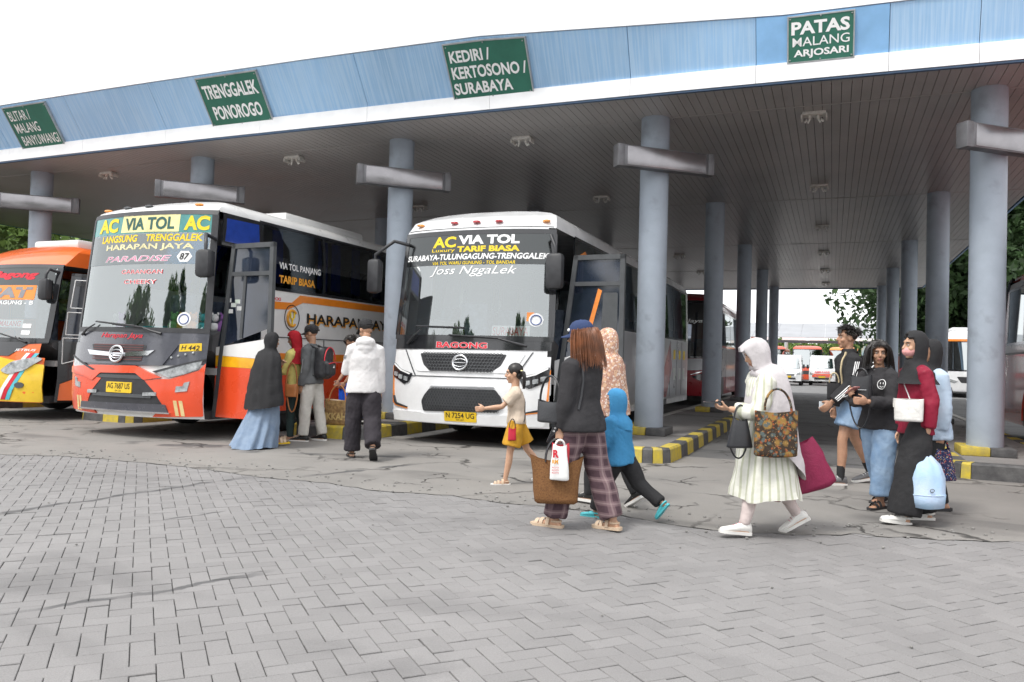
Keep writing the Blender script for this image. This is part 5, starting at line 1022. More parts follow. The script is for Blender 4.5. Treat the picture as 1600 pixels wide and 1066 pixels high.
G().tube([(.15*math.cos(t), -.105-.0*t, .02+.20*math.sin(t)) for t in [math.pi*j/12 for j in range(13)]], .008, 5).obj('red_piping', mRT, bo, 60); G().tube([(-.12, -.165, -.02), (0, -.18, .0), (.12, -.165, -.02)], .006, 5).obj('red_piping', mRT, bo, 60)
for sx in (-1, 1): G().tube([(sx*.09, .05, .2), (sx*.11, .16, .24), (sx*.12, .29, .12), (sx*.13, .27, -.08), (sx*.13, .08, -.2)], .018, 6, sq=.4).obj('shoulder_strap', mLea, bo, 60)
G().tube([(0, -.178, -.05), (.015, -.178, -.08), (-.015, -.178, -.08), (0, -.178, -.05)], .006, 4).obj('logo', mWT, bo)
# 4 man bending over luggage
p = Person('man in an orange shirt bending over luggage behind the white hoodie', (-6.98, 11.30), 118, 1.68, ((45, 70, 0, 8), (30, 60, 0, 8)), (((-.1, .5, -1), (.25, .5, -.8)), ((.1, .6, -1), (-.25, .6, -.8))), lean=(0, .75, 1), head=(0, -35), z0=.185)
t = p.top(cOrS, .028, -.06, .55); p.trousers(cBlk2, .02); p.hair('short', L=.03, n=300); p.shoes(mInk, mWhS, 'shoe')
p.stick(t, [p.S+V((q*.3-.15, 0, -.05-.15*q)) for q in np.linspace(0, 1, 8)], (0, -.75, .8), .012, 'bag_strap', cBlk)
o, bb = soft_bag('shopping_bag', 'brown and gold printed shopper lettered IKKAH on the kerb', 'bag', (-7.20, 10.62, .20), R(10), .48, .40, .22, M('gold_print', (.42, .28, .12), .45, c2=(.14, .07, .03), scale=22), (1.0, .8), fold=.008); handle(o, -.14, .14, .36, .62, -.08, mTanS, .012)
lettering('IKKAH', -.18, .18, .08, .19, lambda x, z, off=0.: (x, -.128-off, z), M('gold_letters', (.62, .46, .2), .4), o, .004, bold=.04)
o = thing('suitcase', 'bright blue ridged suitcase behind the printed shopper', 'suitcase', (-7.2, 10.98, .2), R(15)); G().box((-.2, -.13, .03), (.2, .13, .64), .05).obj('shell', M('suitcase_blue', (.01, .09, .55), .4, var=.1), o, 40)
for x in (-.13, -.045, .045, .13): G().box((x-.016, -.142, .08), (x+.016, -.125, .6), .006).obj('ridge', MATS['suitcase_blue'], o, 40)
handle(o, -.08, .08, .63, .69, 0, mBlkP, .012)
for sx in (-1, 1): G().tube([(sx*.17-.02, 0, .025), (sx*.17+.02, 0, .025)], .025, 10).obj('wheel', mTyre, o, 40)
# 5 man in white hoodie
p = Person('man in a white hoodie, black cap and black trousers seen from behind', (-5.48, 8.62), 12, 1.74, ((7, 4, 0, 4), (-10, 30, 38, 3)), (((-.25, .18, -1), (.45, 1, .35)), ((.12, .0, -1), (.05, .1, -1))), head=(32, -22), lean=(0, .05, 1), bulk=1.0, curl=(40, 55))
t = p.top(cWht, .032, -.10, name='hoodie', hood=True, fold=.005, freq=20, collar=.0, sl_ease=.022); p.trousers(cloth_mat('dark_plum_trousers', (.035, .031, .037)), .034, .97, .028, fold=.009); p.hair('short', L=.022, n=260, fringe=0); p.cap(cBlk); p.shoes(mBlS, mBlS, 'strap')
for q in (.30, .36, .42): p.stick(t, [p.A[0][0]*(1-q)+p.A[0][1]*q+V((0, y, 0)) for y in (-.04, 0, .04)], (-1, -.3, 0), .008, 'sleeve_print', mSgF)
gp = loc_grip(p, 1); o = thing('water_bottle', 'clear plastic bottle in the hand of the man in the white hoodie', 'bottle', gp+V((.02, 0, -.13)), 0)
G().tube([(0, 0, 0), (0, 0, .01), (0, 0, .12), (0, 0, .15), (0, 0, .16)], [.026, .031, .031, .016, .013], 14).obj('bottle_body', glass('pet_plastic', (.8, .88, .92), .2), o, 40); G().tube([(0, 0, .16), (0, 0, .18)], .015, 12).obj('lid', mWT, o, 40)
# 6 girl
p = Person('small girl in beige tee and mustard shorts reaching towards the number plate', (-3.06, 7.76), 93, 1.22, ((12, 4, 0, 3), (-24, 14, 22, 3)), (((-.1, .75, -.75), (-.05, 1, -.12)), ((.2, -.35, -1), (.1, .35, -.9))), hs=1.22, skin=mSkL, lean=(0, .05, 1), head=(-4, -4), bulk=.95)
t = p.top(cBei, .024, -.01, .36, voxel=.010, fold=.004); p.trousers(cMus, .026, .40, .040, 'shorts', voxel=.010, waist=.09); p.shoes(mBrS, mWhS, 'strap')
hg = G(); p._hell(hg, (0, -.022, .042), (.083, .095, .090), 22, 14); p._hell(hg, (0, -.06, -.02), (.066, .045, .055), 16, 10)
for sx in (-1, 1):
    for j in range(46):
        a = random.uniform(0, 6.28); q = random.uniform(0, .018); b0 = V((sx*.055+q*math.cos(a), -.085+q*math.sin(a), .03))
        hg.tube([p.HM @ V(x) for x in (b0, b0+V((sx*.03, -.03, -.02)), b0+V((sx*.045+q, -.04, -.08)), b0+V((sx*.042+random.uniform(-.01, .01), -.035, -.15)), b0+V((sx*.036, -.025, -.20+random.uniform(-.02, .02))))], [.005, .008, .007, .005, .0015], 5)
hg.obj('hair', mHr, p.o, 60)
for sx in (-1, 1): G().ell(p.HM @ V((sx*.062, -.095, .025)), (.018, .018, .014), 10, 6).obj('hair_tie', mPale, p.o, 60)
p.stick(t, [p.S+V((.12-.24*q, 0, .02-.36*q)) for q in np.linspace(0, 1, 12)], (0, -1, .1), .007, 'purse_strap', mBlS)
o, bb = soft_bag('purse', 'tiny red crossbody purse at the hip of the small girl', 'purse', p.world(p.P0+V((-.155, .05, -.17))), p.o.rotation_euler.z+R(90), .10, .14, .05, M('red_vinyl', (.55, .02, .05), .4), (.8, .6), fold=.003); handle(o, -.03, .03, .13, .22, 0, mBlS, .005)
# 7 woman in navy cap
p = Person('woman with orange hair in navy cap, black jacket and plaid trousers', (-1.80, 5.98), 50, 1.62, ((15, 5, 0, 3), (-13, 8, 4, 3)), (((-.16, .02, -1), (.03, .22, -1)), armdn(1, .16, .1, .3)), head=(18, -6), skin=mSkL, curl=(60, 40), bulk=1.0, palm=((1, 0, 0), None))
t = p.top(cBlk2, .026, -.09, .96, 'jacket', flare=.016, fold=.006); p.trousers(cPlaid, .028, .97, .030, fold=.007); p.hair('long', mHrO, .34, 1200, fringe=.0, thick=.0026, el0=-.25, el1=.28); p.cap(cloth_mat('navy_cotton', (.035, .055, .13)), None, mWT); p.shoes(mBrS, mBrS, 'strap')
p.stick(t, [p.A[0][0]+V((.05, 0, .06)), p.A[0][0]+V((.045, 0, 0)), p.A[0][0]+V((.04, 0, -.12)), p.A[0][0]+V((.03, 0, -.24)), p.A[0][0]+V((.0, 0, -.34))], (-.1, -1, .15), .012, 'bag_strap', mLea)
sb, bb = soft_bag('shoulder_bag', 'black leather shoulder bag under the arm of the woman in the navy cap', 'handbag', p.world(p.P0+V((-.20, .17, -.02))), p.o.rotation_euler.z+R(80), .28, .17, .10, mLea, (.95, .6), fold=.003); handle(sb, -.12, .12, .15, .36, 0, mLea, .009)
gp = loc_grip(p, 0, .075)
o, bb = soft_bag('tote_bag', 'large brown printed leather tote carried beside plaid trousers', 'bag', (gp.x-.02, gp.y-.03, .215), R(22), .36, .36, .16, cBrn, (1.16, .5), .88, fold=.009, slump=.05)
hz_ = gp.z-.215+.005; handle(o, -.09, .09, .31, hz_, -.05, mLea, .007); handle(o, -.09, .09, .31, hz_, .05, mLea, .007)
pl, bb = soft_bag('plastic_bag', 'white plastic carrier bag with red print hanging in front of the brown tote', 'bag', (gp.x+.03, gp.y-.115, .40), R(22), .145, .27, .06, M('carrier_plastic', (.80, .80, .79), .35, var=.03), (.72, .5), 1.0, fold=.009); handle(pl, -.035, .035, .25, max(.3, gp.z-.40), .02, M('carrier_plastic', (1, 1, 1)), .009)
fp = lambda x, z, off=0.: (x, -.036-off, z)
lettering('R', -.055, -.01, .17, .23, fp, mRT, pl, .004, bold=.05); lettering('RM', -.06, -.015, .125, .155, fp, MATS['orange_letters'], pl, .004, bold=.04)
for z in (.05, .07, .09): lettering('ROTI', -.06, -.01, z, z+.012, fp, mRT, pl, .004, bold=.01)
rb, bb = soft_bag('paper_bag', 'red paper bag held behind the white plastic carrier', 'bag', (gp.x+.02, gp.y-.07, .52), R(22), .15, .16, .03, M('red_paper', (.55, .03, .05), .6), (.9, .6), fold=.003); handle(rb, -.03, .03, .15, max(.17, gp.z-.52), 0, mRT, .004)
o = thing('phone', 'black smartphone in the hand of the woman in the navy cap', 'phone', gp+V((-.05, -.02, .03)), R(22)); o.rotation_euler = (R(15), R(20), R(30)); G().box((-.038, -.005, -.075), (.038, .005, .075), .008).obj('phone_case', mPh, o, 40)
for z in (.055, .03): G().tube([(-.02, -.006, z), (-.02, -.009, z)], .009, 10).obj('camera_lens', mChr, o, 40)
# 8 woman in floral hijab, mostly hidden
p = Person('woman in a long peach floral hijab behind the navy cap', (-1.88, 7.05), 40, 1.57, ((12, 6, 0), (-12, 18, 30)), (armdn(-1), armdn(1)), head=(0, -4))
p.top(cloth_mat('mauve_tunic', (.30, .19, .18)), .012, -.2, flare=.01); p.trousers(cBlk, .02); p.hijab(cFlo, .36, 1., 55, low=.1, tent=.25); p.shoes(mInk, mWhS, 'shoe')
# 9 child in blue hoodie
p = Person('child in a blue hooded sweatshirt and black trousers hurrying along', (-1.62, 6.50), 52, 1.06, ((26, 10, 0, 4), (-30, 26, 50, 6)), (((-.2, .3, -1), (0, .8, -.5)), ((.22, .25, -1), (-.1, .9, -.4))), hs=1.26, lean=(0, .10, 1), head=(0, -4), bulk=1.12)
t = p.top(cBlue, .026, -.12, .95, 'hoodie', fold=.006, collar=.0, voxel=.011); p.trousers(cBlk, .026, .95, .01, voxel=.011)
p.hijab(cBlue, .03, .62, 62, name='hood', fold=.004); p.shoes(mTq, mTq, 'clog')
# 10 woman in pale grey hijab
p = Person('woman in pale grey hijab and striped cream dress looking at her phone', (-.47, 6.46), 92, 1.50, ((17, 4, -6, 3), (-17, 16, 30, 3)), (((-.15, .32, -1), (.1, 1, .12)), ((.15, -.42, -1), (.1, -.40, -1))), head=(0, -24), lean=(0, .11, 1), curl=(45, 65), palm=((.3, 0, 1), None), skin=mSkL)
t = p.top(cStr, .026, -.04, .92, 'dress_bodice', puff=.016, cuff=.01, fold=.007); p.skirt(cStr, p.P0.z+.20, .30, .125, .27, 'dress_skirt', pleat=.035, n=8, sq=.95, ex=.8, dy=-.01, fold=.012); p.hijab(cGH, .26, .82, 40, peak=.055, back=.16, low=.55, fold=.007, tent=.31); p.trousers(cloth_mat('pale_pink_leggings', (.62, .53, .51)), .006, .98, fold=.005, voxel=.010); p.shoes(mWhS, mWhS, 'shoe', st=M('pink_lace', (.65, .3, .36), .7))
gp = loc_grip(p, 0, .08); o = thing('phone', 'smartphone held up by the woman in the pale grey hijab', 'phone', gp+V((0, 0, .015)), p.o.rotation_euler.z); G().box((-.037, -.03, -.006), (.037, .12, .006), .006).obj('phone_case', mPh, o, 40); box('screen', (-.033, -.026, .0062), (.033, .116, .0072), mBlkG, o)
bt, bb = soft_bag('batik_tote', 'brown and gold batik tote under the arm of the grey hijab woman', 'bag', p.world(p.P0+V((-.27, .02, -.16))), p.o.rotation_euler.z+R(90), .33, .34, .10, cBat, (.98, .5), .98, fold=.005); handle(bt, -.1, .1, .34, .50, .04, cBat, .009)
fl = G()
for a in range(5): fl.ell((.03+.035*math.cos(R(72*a)), -.062, .25+.03*math.sin(R(72*a))), (.024, .008, .02), 10, 6)
fl.obj('flower_applique', cloth_mat('brown_applique', (.16, .07, .035)), bt, 60); G().ell((.03, -.072, .25), (.012, .006, .012), 10, 6).obj('button', mSgF, bt, 60)
hb, bb = soft_bag('handbag', 'small black leather handbag in front of the batik tote', 'handbag', p.world(p.P0+V((-.21, .27, -.11))), p.o.rotation_euler.z+R(100), .20, .22, .09, mLea, (.55, .5), 1.0, fold=.003); handle(hb, -.05, .05, .2, .32, 0, mLea, .007); handle(hb, -.08, .08, .12, -.08, -.03, mLea, .007)
gp = loc_grip(p, 1, .075); o, bb = soft_bag('holdall', 'big maroon fabric holdall trailing behind the striped cream dress', 'bag', (gp.x+.20, gp.y+.06, gp.z-.37), R(22), .52, .38, .24, cloth_mat('maroon_nylon', (.20, .016, .055), rough=.6), (.86, .45), 1., fold=.018, tilt=R(-22)); handle(o, -.2, .02, .39, .45, -.03, MATS['maroon_nylon'], .012); handle(o, -.2, .02, .39, .45, .04, MATS['maroon_nylon'], .012)
# 11 young man in striped track jacket
p = Person('young man in black track jacket with white sleeve stripes and denim shorts', (.19, 9.78), 90, 1.78, ((16, 14, -4, 3), (-15, 12, 12, 3)), (((-.14, .25, -1), (.05, .75, -.72)), ((.14, -.1, -1), (0, .3, -1))), head=(-4, 2), lean=(0, .04, 1), curl=(30, 40))
t = p.top(cBlk, .030, -.05, .97, 'track_jacket', collar=.035, fold=.006); p.trousers(cDen, .030, .33, .030, 'shorts'); p.shoes(mGrS, mWhS, 'shoe', cBlk); p.hair('short', L=.05, n=700, fringe=.05, thick=.005)
for j in (-1, 0, 1):
    sh, el, wr = p.A[0][:3]; p.stick(t, [sh*(1-q)+el*q+V((0, j*.020, 0)) for q in np.linspace(.08, 1, 12)]+[el*(1-q)+wr*q+V((0, j*.014, j*.014)) for q in np.linspace(.1, .9, 9)], (-1, 0, .15), .0055, 'sleeve_stripe', mWT)
p.stick(t, [p.S+V((-.08, .10-.0*q, .05-.42*q)) for q in np.linspace(0, 1, 12)], (-.35, 1, 0), .012, 'bag_strap', M('khaki_strap', (.55, .45, .28), .8))
bo = thing('backpack', 'black backpack with white print on the young man in the track jacket', 'backpack', p.world(p.S+V((0, -.19, -.2))), p.o.rotation_euler.z); remesh(G().box((-.14, -.09, -.22), (.14, .08, .22), .07), .012, 'bag_body', cBlk, bo, .005, 26)
for j in range(5): G().tube([(-.143, -.05+.012*j, .16-.05*j), (-.146, -.02+.012*j, .13-.05*j)], .009, 5).obj('print', mWT, bo)
o, bb = soft_bag('waist_pouch', 'small black pouch hanging at the front of the track jacket', 'pouch', p.world(p.P0+V((-.10, .22, .02))), p.o.rotation_euler.z+R(60), .16, .20, .07, cBlk, (.9, .7), fold=.003); handle(o, -.05, .05, .19, .30, 0, MATS['khaki_strap'], .008)
gp = loc_grip(p, 0, .08); o = thing('paper_ticket', 'pale paper ticket in the hand of the young man in the track jacket', 'ticket', gp, p.o.rotation_euler.z); G().box((-.002, -.05, -.02), (.002, .07, .06), 0).obj('sheet', M('ticket_paper', (.6, .66, .7), .7), o)
# 12 girl in black sweatshirt
p = Person('teenage girl in black sweatshirt with smiley badge hugging a black bag', (.43, 8.36), 118, 1.56, ((11, 6, 0, 3), (-12, 12, 14, 3)), (((-.2, .38, -1), (.42, 1, .05)), ((.2, .42, -1), (-.55, 1, .30))), head=(48, -2), skin=mSk, curl=(40, 40), lean=(0, .03, 1), palm=((.2, -1, 0), (-.2, -1, .1)))
t = p.top(cBlk2, .028, -.10, .95, 'sweatshirt', fold=.007, flare=.014); p.trousers(cDen, .036, .93, .03, 'jeans', fold=.007); p.shoes(mBlS, mBlS, 'slide'); p.hair('long', mHr, .27, 1000, fringe=.018, thick=.004)
cc = p.C+V((-.075, 0, .06)); dd = (-.25, 1, 0); p.stick(t, [cc+V((.042*math.cos(a), 0, .045*math.sin(a))) for a in [2*math.pi*j/20 for j in range(21)]], dd, .0035, 'smiley_print', mWT)
for dx in (-.014, .014): p.stick(t, [cc+V((dx, 0, .02)), cc+V((dx, 0, .002))], dd, .004, 'smiley_print', mWT)
p.stick(t, [cc+V((x, 0, -.02-z)) for x, z in ((-.018, -.004), (-.008, .004), (.006, .006), (.018, -.004))], dd, .003, 'smiley_print', mWT); G().tube([p.N+V((.06*math.cos(a), .06*math.sin(a), -.01-.012*math.sin(a))) for a in [2*math.pi*j/20 for j in range(21)]], .007, 5, False).obj('tee_collar', mWT, p.o, 60)
o, bb = soft_bag('backpack', 'small black leather backpack hugged by the teenage girl', 'backpack', p.world(p.P0+V((.0, .27, .14))), p.o.rotation_euler.z+R(10), .25, .28, .13, mLea, (.8, .55), fold=.004); handle(o, -.06, .06, .26, .34, 0, mLea, .008); handle(o, -.12, .1, .16, -.22, .05, mLea, .007); G().tube([(-.09, .068, .14), (.09, .068, .14)], .004, 5).obj('zip', mChr, o)
gp = loc_grip(p, 1, .08); o = thing('phone', 'phone in a red patterned case held by the teenage girl', 'phone', gp+V((0, -.02, .02)), R(22)); o.rotation_euler = (R(60), 0, R(40)); G().box((-.036, -.005, -.07), (.036, .005, .07), .008).obj('phone_case', M('phone_case_red', (.30, .05, .06), .5, c2=(.5, .3, .28), scale=40), o, 40); G().tube([(.03*math.cos(a), 0, -.10+.04*math.sin(a)) for a in [2*math.pi*j/14 for j in range(15)]], .003, 4, False).obj('wrist_loop', mWT, o)
# 13 woman in maroon blouse
p = Person('woman in maroon blouse, black hijab and pink face mask carrying a blue bag', (.68, 7.66), 92, 1.63, ((14, 6, -8, 3), (-9, 4, 0, 3)), (((-.16, -.12, -1), (.06, .10, -1)), ((.12, .0, -1), (.02, .1, -1))), head=(0, 0), skin=mSkL, curl=(65, 40), lean=(0, .02, 1), bulk=.94)
t = p.top(cMar, .014, -.10, .90, 'blouse', puff=.012, cuff=.018, fold=.007, flare=.008); p.trousers(cBlk, .034, .98, .065, fold=.007); p.hijab(cBlk, .07, .80, 60, fold=.004); p.shoes(mWhS, mWhS, 'clog')
mk_ = G(); p._hell(mk_, (0, .030, -.050), (.057, .078, .052), 22, 14); mk_.obj('face_mask', cloth_mat('pink_mask', (.68, .33, .32), bump=.05), p.o, 60)
p.stick(t, [p.S+V((.10-.22*q, 0, .0-.42*q)) for q in np.linspace(0, 1, 12)], (-.3, 1, 0), .005, 'bag_chain', mWT)
wbm = M('white_quilt', (.76, .75, .72), .4, bump=.6, bscale=28); o, bb = soft_bag('crossbody_bag', 'white quilted crossbody bag on the woman in the maroon blouse', 'handbag', p.world(p.P0+V((-.185, .17, .02))), p.o.rotation_euler.z+R(70), .25, .19, .09, wbm, (.92, .8), fold=.003)
fl_ = G().loft([[(x, -.052-.008*math.sin(math.pi*t), .185-.10*t*(1-.25*(x/.11)**2)) for x in np.linspace(-.112, .112, 9)] for t in np.linspace(0, 1, 6)], False, False).obj('flap', wbm, o, 60); G().ell((0, -.064, .095), (.012, .006, .012), 10, 6).obj('clasp', mChr, o, 60)
gp = loc_grip(p, 0, .085); bm_ = cloth_mat('pale_blue_nylon', (.30, .52, .72), rough=.5, c2=(.50, .58, .74), scale=3)
o = thing('drawstring_bag', 'pale blue drawstring bucket bag hanging from the hand in a maroon sleeve', 'bag', (gp.x, gp.y, gp.z-.54), p.o.rotation_euler.z)
rg = [[(r_*1.1*(1+.05*q*math.sin(9*a))*math.cos(a), r_*1.1*(1+.05*q*math.sin(9*a))*math.sin(a), z) for a in [2*math.pi*j/48 for j in range(48)]] for z, r_, q in ((0, .10, 0), (.01, .145, 0), (.11, .152, 0), (.12, .146, .2), (.25, .148, .3), (.36, .118, .9), (.43, .06, 2.0), (.46, .03, 2.5), (.50, .042, 2.5), (.52, .03, 2))]
soft(G().loft(rg), 'bag_body', bm_, o, .005, 18, .5, 5); G().tube([(.166*math.cos(a), .166*math.sin(a), .115) for a in [2*math.pi*j/40 for j in range(41)]], .005, 5, False).obj('base_seam', bm_, o, 60)
G().tube([(.035*math.cos(a), .03*math.sin(a), .455) for a in [2*math.pi*j/20 for j in range(21)]], .010, 6, False).obj('drawstring', bm_, o, 60); handle(o, -.05, .05, .44, .56, .0, bm_, .009); G().tube([(-.172, .02+.018*math.cos(a), .16+.013*math.sin(a)) for a in [2*math.pi*j/16 for j in range(17)]], .003, 4, False).obj('logo', mFrG, o)
# 14 person in denim jacket behind her
p = Person('person in pale denim jacket and dark scarf walking behind the maroon blouse', (.86, 8.22), 92, 1.58, ((10, 5, 0, 3), (-10, 6, 4, 3)), (((-.16, -.1, -1), (.05, .1, -1)), armdn(1)), skin=mSk)
p.top(cloth_mat('pale_denim', (.36, .46, .58), c2=(.46, .55, .66), scale=8), .024, -.16, .95, 'denim_jacket', flare=.012); p.trousers(cBlk, .02); p.hijab(cBlk, .12, .85, 60); p.shoes(mBlS, mBlS, 'slide')
gp = loc_grip(p, 0, .08); o, bb = soft_bag('floral_bag', 'navy floral print bag carried by the person in the denim jacket', 'bag', (gp.x+.03, gp.y, gp.z-.36), R(22), .26, .30, .12, cFlw, (.5, .5), 1., fold=.008); handle(o, -.05, .05, .29, .37, 0, cFlw, .009)
# ================================================================ trees
def leaf_mat(name, c, c2):
    m = M(name, c, .6, var=.2, scale=.8, c2=c2); N, L, b = nodes(m); b.inputs['Specular IOR Level'].default_value = .25
    ge = N.new('ShaderNodeNewGeometry'); hv = N.new('ShaderNodeHueSaturation'); mr = N.new('ShaderNodeMapRange'); mr.inputs[3].default_value = .55; mr.inputs[4].default_value = 1.5
    L.new(ge.outputs['Random Per Island'], mr.inputs[0]); L.new(mr.outputs[0], hv.inputs['Value']); L.new(b.inputs['Base Color'].links[0].from_socket, hv.inputs['Color']); L.new(hv.outputs[0], b.inputs['Base Color'])
    tr = N.new('ShaderNodeBsdfTranslucent'); L.new(hv.outputs[0], tr.inputs[0]); mx = N.new('ShaderNodeMixShader'); mx.inputs[0].default_value = .3; o = [n for n in N if n.type == 'OUTPUT_MATERIAL'][0]
    L.new(b.outputs[0], mx.inputs[1]); L.new(tr.outputs[0], mx.inputs[2]); L.new(mx.outputs[0], o.inputs[0]); return m
mLfD = leaf_mat('leaf_dark', (.045, .085, .028), (.022, .045, .018)); mLfM = leaf_mat('leaf_mid', (.09, .15, .04), (.05, .09, .03)); mLfL = leaf_mat('leaf_light', (.20, .28, .08), (.11, .18, .05)); mBark = M('bark', (.12, .095, .07), .9, var=.3, scale=5, bump=.6, bscale=20)
def tree(label, x, y, h, cr, cz, mat, n=5000, ls=.22, seed=0, clumps=26, trunk=.22, group='trees around the terminal'):
    r = np.random.default_rng(seed); o = thing('tree', label, 'tree', (x, y, -.05), 0, group)
    t = G().tube([(0, 0, 0), (.1, .05, h*.25), (-.05, .1, h*.5), (0, 0, h*.72)], [trunk, trunk*.8, trunk*.6, trunk*.25], 10)
    cs = []
    for i in range(clumps):
        d = r.normal(size=3); d /= np.linalg.norm(d); q = r.random()**.5; c = np.array([d[0]*cr*q, d[1]*cr*q, cz+d[2]*(h-cz)*.92*q]); c[2] = max(c[2], h*.22); cs.append((c, cr*(.20+.2*r.random())))
        if i < 12: t.tube([(0, 0, h*(.3+.3*r.random())), tuple(c*.5+np.array([0, 0, h*.25])), tuple(c)], [trunk*.35, trunk*.2, trunk*.06], 6)
    t.obj('trunk', mBark, o, 60)
    P = []; k = n//clumps
    for c, rad in cs:
        d = r.normal(size=(k, 3)); d /= np.linalg.norm(d, axis=1)[:, None]; P.append(c+d*(rad*(r.random(k)**.4))[:, None]*np.array([1.15, 1.15, .75]))
    P = np.concatenate(P); m = len(P); a = r.normal(size=(m, 3)); a /= np.linalg.norm(a, axis=1)[:, None]; b = np.cross(a, r.normal(size=(m, 3))); b /= np.linalg.norm(b, axis=1)[:, None]; s_ = ls*(.5+r.random(m))[:, None]
    Vv = np.stack([P-a*s_, P+b*s_*.45, P+a*s_, P-b*s_*.45], 1).reshape(-1, 3); me = bpy.data.meshes.new('crown'); me.from_pydata(Vv.tolist(), [], np.arange(m*4).reshape(-1, 4).tolist()); me.materials.append(mat)
    link(bpy.data.objects.new('crown', me), o); return o
tree('huge dark tree spreading behind the right-hand columns', 10.5, 62, 18, 9.0, 9.5, mLfD, 80000, .25, 1, 110, .5)
tree('dark broad tree beyond the brick red coach', 15.0, 41, 13, 6.4, 7.0, mLfD, 50000, .20, 2, 70, .4)
tree('lighter green tree overhanging the edge of the brick red coach', 11.0, 27, 8.0, 2.8, 6.2, mLfL, 7000, .15, 3, 20, .18)
for i, (x, y, h, cr, mt, lb) in enumerate(((-27, 15.5, 5.6, 3.2, mLfL, 'leafy tree beyond the orange bus roof, nearer the terminal edge'), (-31, 22, 7.0, 4.0, mLfL, 'olive green tree further behind the orange bus'), (-40, 32, 8.0, 5.0, mLfM, 'broad green tree far beyond the left end of the canopy'), (-33, 40, 9, 5, mLfD, 'dark tree behind the rear of the parked coaches'))):
    tree(lb, x, y, h, cr, h*.62, mt, 8000, .2, 10+i, 30, .25)
for i in range(12):
    x = -34+5.2*i+(i % 3)*.8; tree(('pale feathery tree, %s in the row behind the distant shelter' if i % 2 else 'mid green bushy tree, %s in the row behind the distant shelter') % ('first second third fourth fifth sixth seventh eighth ninth tenth eleventh twelfth'.split()[i]), x, 104+(i % 2)*4, 5.2+(i % 3)*.7, 3.4, 3.1, (mLfL if i in (5, 6, 7) else mLfM), 3000, .3, 30+i, 18, .15, 'row of trees behind the distant shelter')
for i, (x, y, h) in enumerate(((-30, -14, 10), (-21, -20, 12), (-13, -24, 9.5), (-4, -22, 12.5), (5, -26, 10.5), (14, -18, 11))):
    tree('roadside tree across the yard facing the terminal, %s from the coaches' % ('nearest second third fourth fifth farthest'.split()[i]), x, y, h, 4.2, h*.6, mLfM, 6000, .28, 60+i, 26, .25, 'trees across the yard from the terminal')
# ================================================================ distant shelter
sh = thing('distant_shelter', 'far open shelter with pale grey sloping roof and blue posts', 'shelter', (0, 84, 0))
mShR = M('shelter_roof', (.30, .31, .33), .55, var=.08, scale=.6); mPostB = M('post_blue', (.33, .48, .55), .6, c2=(.45, .40, .25), scale=2)
for i in range(14): x = -26+2.3*i; G().add([(x, 0, 4.35), (x+2.28, 0, 4.35), (x+2.28, 9, 6.2), (x, 9, 6.2), (x, 0, 4.28), (x+2.28, 0, 4.28), (x+2.28, 9, 6.1), (x, 9, 6.1)], [(0, 1, 2, 3), (4, 7, 6, 5), (0, 4, 5, 1), (1, 5, 6, 2), (2, 6, 7, 3), (3, 7, 4, 0)]).obj('roof_sheet', mShR, sh)
box('eave_beam', (-26, -.1, 3.75), (6.2, .15, 4.02), M('beam_dark', (.05, .06, .07), .6), sh)
for i, x in enumerate(np.arange(-25.5, 6, 2.6)): box('fascia_board', (x, -.12, 4.03), (x+(1.7 if i % 2 else 2.2), -.04, 4.3), mWht, sh)
for x in (-24, -17.2, -10.6, -4.3, 2.8): G().tube([(x, 0, 0), (x, 0, 3.8)], .2, 14).obj('post', mPostB, sh, 40)
bw = thing('brick_wall', 'low red brick boundary wall right of the distant shelter', 'wall', (7, 92, 0)); box('wall_body', (-3.5, -.15, 0), (14, .15, 3.0), M('brick_red', (.22, .09, .07), .9, var=.25, scale=3), bw); box('coping', (-3.6, -.2, 3.0), (14.1, .2, 3.12), mRaw, bw)
hb_ = thing('house', 'white house with red tiled roof behind the distant shelter', 'house', (-13, 112, 0)); box('wall', (-5, 0, 0), (4, 8, 5.2), mWht, hb_); G().add([(-5.4, -.4, 5.2), (4.4, -.4, 5.2), (4.4, 8.4, 5.2), (-5.4, 8.4, 5.2), (-5.4, 4, 7.2), (4.4, 4, 7.2)], [(0, 1, 5, 4), (2, 3, 4, 5), (0, 4, 3), (1, 2, 5)]).obj('roof', M('roof_tile', (.35, .10, .06), .8), hb_)
for x in (-3.6, -.4, 2.4): box('window', (x, -.03, 2.6), (x+1.1, .02, 4), mBlkG, hb_)
